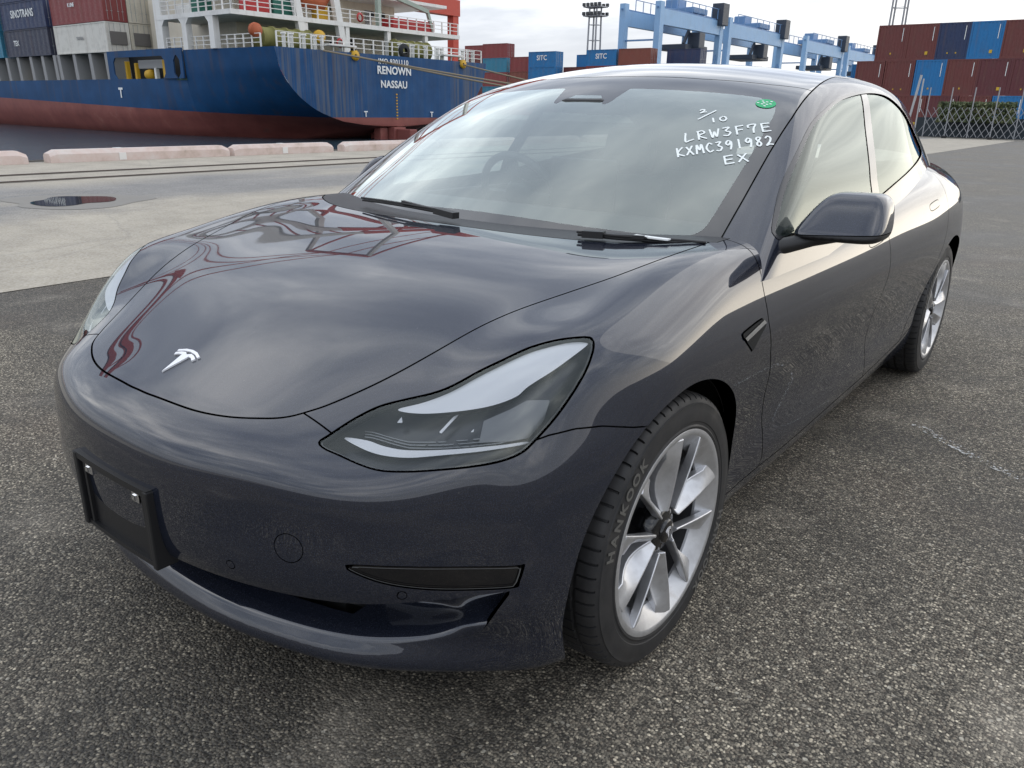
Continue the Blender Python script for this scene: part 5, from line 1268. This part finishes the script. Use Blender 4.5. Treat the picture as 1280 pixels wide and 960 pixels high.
mb = MB(); mb.lathe([(.001, .1105), (.026, .1100), (.0295, .107), (.030, .09)], 'x', 40); CAP = mb.mesh('centre_cap', M['black_gloss'])
mb = MB(); mb.lathe([(.07, .035), (.172, .035), (.172, .010), (.07, .010)], 'x', 60); DISC = mb.mesh('brake_disc', M['steel'])
mb = MB(); mb.lathe([(.222, -.10), (.10, -.09), (.001, -.09)], 'x', 40); BACK = mb.mesh('hub_back', M['void'])
mb = MB(); mb.lathe([(.182, -.03), (.182, .055), (.112, .055), (.112, -.03)], 'x', 12, arc=(-.5, .5)); CAL = mb.mesh('brake_caliper', M['dark_metal'])
T_BADGE = [[(-.5, .87), (-.25, .97), (0, 1.0), (.25, .97), (.5, .87), (.475, .80), (.25, .885), (0, .915), (-.25, .885), (-.475, .80)],
           [(-.46, .75), (-.30, .825), (-.13, .86), (0, .79), (.13, .86), (.30, .825), (.46, .75), (.415, .655), (.30, .725), (.155, .745), (0, 0), (-.155, .745), (-.30, .725), (-.415, .655)]]
def badge_mesh(name, fn, thick, m_):
    """extrude the T badge; fn maps (u, v, lift) to a point"""
    bm = bmesh.new()
    for poly in T_BADGE:
        a = [bm.verts.new(fn(u, v, thick)) for u, v in poly]; b = [bm.verts.new(fn(u, v, 0)) for u, v in poly]; n = len(poly)
        f = bm.faces.new(a); 
        for i in range(n): bm.faces.new((a[i], b[i], b[(i+1) % n], a[(i+1) % n]))
    bmesh.ops.triangulate(bm, faces=[f for f in bm.faces if len(f.verts) > 4]); bmesh.ops.recalc_face_normals(bm, faces=bm.faces)
    me = bpy.data.meshes.new(name); bm.to_mesh(me); bm.free(); me.materials.append(m_); return me
CAPB = badge_mesh('cap_badge', lambda u, v, l: (.1105+l, -u*.024, (v-.55)*.028), .0012, M['white_chrome'])
LET = {c: text_mesh(c, .037, .0006, bold=.0011) for c in 'HANKO'}
for me_ in LET.values(): me_.materials.clear(); me_.materials.append(M['rubber_mark'])
def wheel(x, y, rot, steer=0):
    wz = empty('wheel', (x, y, .334), 0); wz.rotation_euler = (0, 0, (0 if x > 0 else math.pi)+steer)
    wz.parent = car; wz.matrix_parent_inverse = Matrix.Translation(-car.location)
    def put(n, me, a=0):
        o = bpy.data.objects.new(n, me); COL.objects.link(o); o.parent = wz; o.rotation_euler = (a, 0, 0); return o
    put('tyre', TY); put('rim', RIM); put('rim_barrel', BAR); put('hub', HUB); put('centre_cap', CAP); put('brake_disc', DISC); put('hub_back', BACK); put('brake_caliper', CAL, 2.4); put('cap_badge', CAPB, rot*.5)
    for k in range(5):
        a = rot+k*2*math.pi/5
        put('spoke', SPK[1], a); put('spoke', SPK[-1], a+.63)
    if x > 0:
        for word, start in (('HANKOOK', math.radians(14)), ('HANKOOK', math.radians(194))):
            for i, c in enumerate(word):
                ph = start+i*.116; r = .2890
                o = put('tyre_letter', LET[c]); rt = Vector((0, math.sin(ph), math.cos(ph))); up = Vector((0, -math.cos(ph), math.sin(ph)))
                mt = Matrix((rt, up, rt.cross(up))).transposed().to_4x4(); mt.translation = Vector((.1212, -r*math.cos(ph), r*math.sin(ph))); o.matrix_basis = mt
    return wz
wheel(.785, 0, .35); wheel(-.785, 0, 1.1); wheel(.785, 2.875, .15); wheel(-.785, 2.875, .8)
# wheel houses and floor
for x, name in ((1, 'wheel_liner'), (-1, 'wheel_liner')):
    for cy in (-.003, 2.875):
        mb = MB(); mb.lathe([(.372, .872), (.402, .855), (.402, .5), (.0, .5)], 'x', 40, (0, cy, .34), arc=(-1.75, 1.75))
        for i, v in enumerate(mb.v): mb.v[i] = (v[0]*x, v[1], v[2])
        mb.build(name, M['void'], car)
mb = MB(); mb.box((-.78, .46, .17), (.78, 2.42, .26)); mb.box((-.45, -.6, .2), (.45, .46, .45)); mb.box((-.6, 2.4, .2), (.6, 3.6, .5)); mb.build('underbody', M['void'], car)
# ---- door mirrors
def Fmir(P):
    x, y, z = P.T; t = (z-.952)/.118
    inner_ = .868+.065*np.clip(t, 0, 1)**1.2; outer_ = 1.092-.024*np.clip(t, 0, 1)**2
    cx = (inner_+outer_)/2; hx = (outer_-inner_)/2
    cyy = .718+.062*np.clip(t, 0, 1); hy = .086-.030*np.clip(t, 0, 1)+.0*x; cyy = cyy+(x-.98)*.22
    fx = np.abs(x-cx)/hx; fy = np.abs(y-cyy)/hy; fz = np.where(z > 1.0, np.abs(z-1.0)/.065, np.abs(z-1.0)/.060)
    return ((fx**6+fy**3.6+fz**4.6)**(1/4.6)-1)*.06
mir = surface_net(Fmir, (.84, .60, .93), (1.14, .90, 1.10), .005)
cap_m, rest_m = cut(mir, lambda V: .962-V[:, 2]+(V[:, 0]-.98)*.06, .0025)
mirs = panel('mirror_shell', flange(cap_m, .006), M['paint'], parent=fdoors)
mirs += panel('mirror_base', rest_m, M['black_plastic'], parent=fdoors)
hinge = Matrix.Translation((-.865, .70, 0))          # the far mirror is folded back against the glass
for o in (mirs[1], mirs[3]): o.matrix_basis = hinge @ Matrix.Rotation(math.radians(-38), 4, 'Z') @ hinge.inverted()
for s_, dr in ((1, fdoors[0]), (-1, fdoors[1])):
    mb = MB(); P = lambda x, y, z: (s_*x, y, z)
    pts = [P(.775, .50, .912), P(.83, .55, .918), P(.875, .615, .929), P(.92, .675, .943), P(.98, .72, .949)] if s_ > 0 else [P(.80, .56, .915), P(.85, .62, .93), P(.875, .70, .945)]
    mb.tube(pts, [.020, .024, .022, .020, .012][:len(pts)], 12)
    mb.build('mirror_arm', M['black_plastic'], dr)
# ---- number plate holder
mb = MB(); zc, yc = .432, -.862
def py(x): return -.836+.16*x*x
n = 12
for i in range(n):
    x0, x1 = -.158+.316*i/n, -.158+.316*(i+1)/n
    for z0, z1, d0, d1 in ((.512, .527, -.016, .03), (.345, .356, -.012, .03), (.356, .512, -.001, .03)):
        vs = [Vector((x, py(x)+d, z)) for z in (z0, z1) for x, d in ((x0, d0), (x1, d0), (x1, d1), (x0, d1))]
        mb.add(vs, [(0, 3, 2, 1), (4, 5, 6, 7), (0, 1, 5, 4), (1, 2, 6, 5), (2, 3, 7, 6), (3, 0, 4, 7)])
for sx in (-1, 1):
    mb.box((sx*.153-.008, -.850, .345), (sx*.153+.008, -.80, .525), .003); mb.box((sx*.128-.005, -.843, .356), (sx*.128+.005, -.82, .51))
ph_ = mb.build('plate_holder', M['black_plastic'], car)
for sx in (-.1, .105):
    mb = MB(); mb.box((sx-.014, py(sx)-.012, .486), (sx+.014, py(sx)-.002, .508), .002); mb.box((sx-.006, py(sx)-.016, .492), (sx+.006, py(sx)-.012, .503)); mb.build('plate_clip', M['chrome'], ph_)
for sx in (-.075, .08):
    mb = MB(); mb.lathe([(.001, 0), (.008, 0), (.0085, .004)], 'y', 16, (sx, py(sx)-.0022, .455)); mb.build('screw_hole', M['void'], ph_)
# ---- bonnet badge
hood_o = [o for o in car.children if o.name.startswith('hood')][0]
def hood_pt(u, v, l):
    x, y = u*.086, -.700+v*.078; z = H(np.array([y]), np.array([abs(x)]))[0]; return (x, y-.3*l, z+.0005+l)
link('badge', badge_mesh('badge', hood_pt, .0035, M['white_chrome']), None, hood_o)
# ---- wipers
def gh_z(x, y): return float(HG(np.array([abs(x)]), np.array([y]))[0])
def wiper(pts, arm0, arm1):
    e = MB(); e.tube([Vector(p) for p in pts], .0042, 6); w_ = e.build('wiper', M['black_plastic'], car)
    e = MB(); e.tube([Vector((p[0], p[1]-.006, p[2]+.008)) for p in pts], .0035, 6); e.build('wiper_blade', M['rubber'], w_)
    e = MB(); a, b = Vector(arm0), Vector(arm1); e.bar(a, a.lerp(b, .35), .026, .018); e.bar(a.lerp(b, .33), b, .011, .009); e.build('wiper_arm', M['black_plastic'], w_)
wiper([(-.47, .305, .962), (-.35, .285, .965), (-.2, .262, .966), (-.05, .246, .963)], (.02, .232, .962), (-.24, .268, .978))
wiper([(.44, .252, .950), (.55, .266, .950), (.70, .320, .949), (.76, .356, .946)], (.46, .246, .955), (.62, .285, .958))
mb = MB(); mb.box((.585, .285, .957), (.685, .305, .9605), 0, None); mb.build('chassis_number_plate', M['white'], ws)
# ---- writing on the windscreen (white marker) and green round sticker
FONT = {'0': [[(.5, 1), (.1, .8), (0, .4), (.3, 0), (.7, .05), (.95, .45), (.8, .9), (.5, 1)]], '1': [[(.5, 1), (.45, 0)]], '2': [[(.05, .8), (.4, 1), (.8, .8), (.6, .4), (0, 0), (.45, .1), (1, .05)]],
        '3': [[(.05, .95), (.8, .98), (.35, .6), (.85, .35), (.5, 0), (0, .08)]], '7': [[(.02, .65), (.05, .95), (.9, 1), (.6, .5), (.5, 0)]], '8': [[(.85, .9), (.4, 1), (.15, .75), (.75, .3), (.45, 0), (.1, .25), (.8, .85)]],
        '9': [[(.85, .85), (.4, 1), (.05, .7), (.4, .5), (.85, .85), (.8, .4), (.6, 0)]], 'L': [[(.15, 1), (0, 0), (.5, .05), (1, .12)]], 'R': [[(.1, 0), (.1, 1)], [(0, .92), (.6, 1), (.85, .7), (.15, .45), (1, 0)]],
        'W': [[(0, 1), (.2, 0), (.5, .65), (.7, .05), (1.05, .95)]], 'F': [[(.1, 1), (.08, 0)], [(.1, .95), (.95, 1)], [(.1, .5), (.8, .52)]], 'E': [[(.1, 1), (.08, 0)], [(.1, .97), (1, 1)], [(.1, .5), (.9, .53)], [(.08, .02), (1.02, .05)]],
        'K': [[(.1, 1), (.15, 0)], [(.95, 1), (.15, .42), (1.1, .02)]], 'X': [[(.05, .95), (1, 0)], [(.95, 1), (0, .05)]], 'M': [[(0, 0), (.15, 1), (.5, .4), (.85, 1), (1.05, 0)]], 'C': [[(.95, .85), (.5, 1), (.05, .5), (.45, .02), (1, .15)]], '/': [[(0, 0), (1, 1)]]}
def ws_pt(x, y, lift=.0022):
    e = 1e-3; z = gh_z(x, y); dzx = (gh_z(x+e, y)-gh_z(x-e, y))/(2*e); dzy = (gh_z(x, y+e)-gh_z(x, y-e))/(2*e)
    nrm = Vector((-dzx, -dzy, 1)).normalized(); return Vector((x, y, z))+nrm*lift, nrm
def on_screen(x, y):
    P = np.array([[x, y, gh_z(x, y)]])
    for _ in range(4):
        v = Fgh(P); gd = grad(Fgh, P); P = P-(v/(gd**2).sum(1))[:, None]*gd
    nn = grad(Fgh, P)[0]; nn /= np.linalg.norm(nn); return Vector(P[0]), Vector(nn)
def write(lines):
    for line, p0, p1, hgt in lines:          # p0, p1: ends of the base line in (x, y) on the glass; hgt along the glass
        n_ = len(line); a = Vector(p0); b = Vector(p1)
        rt = (b-a)/n_; up = Vector((-rt.y, rt.x)).normalized()*hgt*.87
        for i, c in enumerate(line):
            if c == ' ': continue
            mb = MB()
            for st in FONT[c]:
                if len(st) > 2: st = [tuple(q) for q in catmull(st, False, 4)]
                else: st = [tuple(st[0]), tuple((np.array(st[0])+np.array(st[1]))/2), tuple(st[1])]
                pts = []
                for qx, qy in st:
                    q = a+rt*(i+.12+qx*.66)+up*qy; p, nr = on_screen(q.x, q.y); pts.append((p+nr*.0016, nr))
                for (p, nr), (p2, nr2) in zip(pts[:-1], pts[1:]):
                    d = (p2-p).normalized(); s_ = d.cross(nr)*.0029; e = d*.0012
                    mb.add([p-s_-e, p2-s_+e, p2+s_+e, p+s_-e], [(0, 1, 2, 3)])
            mb.build('marker_writing', M['marker'], ws)
write([('LRW3F7E', (.474, .758), (.690, .906), .047), ('KXMC391982', (.488, .687), (.722, .850), .047), ('EX', (.628, .709), (.692, .755), .040),
       ('2', (.446, .905), (.468, .921), .021), ('10', (.500, .868), (.548, .903), .026), ('/', (.450, .868), (.522, .917), .040)])
c0, n0_ = on_screen(.606, 1.034); t1 = n0_.cross(Vector((0, 1, 0))).normalized(); t2 = n0_.cross(t1)
mb = MB(); ring = [c0+n0_*.0015+t1*.031*math.cos(a)+t2*.031*math.sin(a) for a in np.linspace(0, 2*math.pi, 33)[:-1]]; mb.add(ring, [tuple(range(32))]); stk = mb.build('round_sticker', M['green'], ws)
for q in range(9):
    a = q*2.4; r = .006+.0022*q; mb = MB(); p = c0+n0_*.0025+t1*r*math.cos(a)+t2*r*math.sin(a)
    mb.add([p+t1*.0045*math.cos(b)+t2*.003*math.sin(b) for b in np.linspace(0, 2*math.pi, 9)[:-1]], [tuple(range(8))]); mb.build('sticker_print', M['white'], ws)
# mirror foot and camera housing behind the screen
mb = MB(); mb.box((-.09, .90, 1.25), (.09, 1.06, 1.30), .02, None); mb.build('camera_housing', M['black_plastic'], car)
mb = MB(); mb.box((-.12, 1.10, 1.245), (.12, 1.125, 1.305), .012); mb.build('inner_mirror', M['black_plastic'], car)
# ---- cabin
mb = MB()
n = 16
dash = []
for i in range(n+1):
    x = -.74+1.48*i/n; k = (x/.74)**2
    dash.append([(x, .36+.10*k, .885), (x, .50+.06*k, .925), (x, .74, .935), (x, .88, .925), (x, .925, .88), (x, .92, .80), (x, .90, .45)])
for i in range(n): 
    for j in range(6): mb.add([dash[i][j], dash[i+1][j], dash[i+1][j+1], dash[i][j+1]], [(0, 1, 2, 3)], True)
mb.build('dashboard', M['dash'], car)
mb = MB(); mb.box((-.72, .915, .845), (.72, .945, .882), .006); mb.build('dash_trim', M['dash_trim'], car)
mb = MB(); mb.box((-.14, .93, .90), (.14, .945, 1.10), .006); mb.build('touch_screen', M['black_gloss'], car)
sw = empty('steering_wheel', (-.37, 1.05, .93)); sw.parent = car; sw.matrix_parent_inverse = Matrix.Translation(-car.location); sw.rotation_euler = (math.radians(-66), 0, 0)
mb = MB(); mb.tube([(.18*math.cos(a), .175*math.sin(a), 0) for a in np.linspace(0, 2*math.pi, 41)], .0155, 10, False); mb.build('wheel_ring', M['black_plastic'], sw, False)
mb = MB(); mb.lathe([(.001, -.02), (.06, -.02), (.07, .0), (.06, .035), (.001, .04)], 'z', 24); mb.bar((-.17, 0, 0), (.17, 0, 0), .035, .02); mb.bar((0, -.16, 0), (0, 0, 0), .04, .02); mb.build('wheel_hub', M['black_plastic'], sw, False)
def seat(x, y, w_, hz, tall):
    e = empty('seat', (x, y, .3)); e.parent = car; e.matrix_parent_inverse = Matrix.Translation(-car.location)
    mb = MB(); mb.box((-w_/2, -.5, .12), (w_/2, .02, .30), .05); mb.build('seat_cushion', M['seat'], e, False)
    rot = Matrix.Rotation(math.radians(-20), 4, 'X')
    mb = MB(); mb.box((-w_/2, -.06, .2), (w_/2, .07, tall), .055, rot); mb.build('seat_back', M['seat'], e, False)
    for hx in hz:
        mb = MB(); mb.box((hx-.13, -.05, tall+.02), (hx+.13, .05, tall+.22), .045, rot); mb.build('headrest', M['seat'], e, False)
seat(-.37, 1.62, .5, (0,), .72); seat(.37, 1.62, .5, (0,), .72); seat(0, 2.55, 1.2, (-.36, .36), .68)
for s_ in (-1, 1):
    mb = MB(); mb.box((s_*.80-.02, .50, .3), (s_*.80+.02, 2.5, .925), .012); mb.build('door_lining', M['dash'], car)
mb = MB(); mb.box((-.6, 2.9, .6), (.6, 3.35, 1.02), .03); mb.build('parcel_shelf', M['seat'], car)
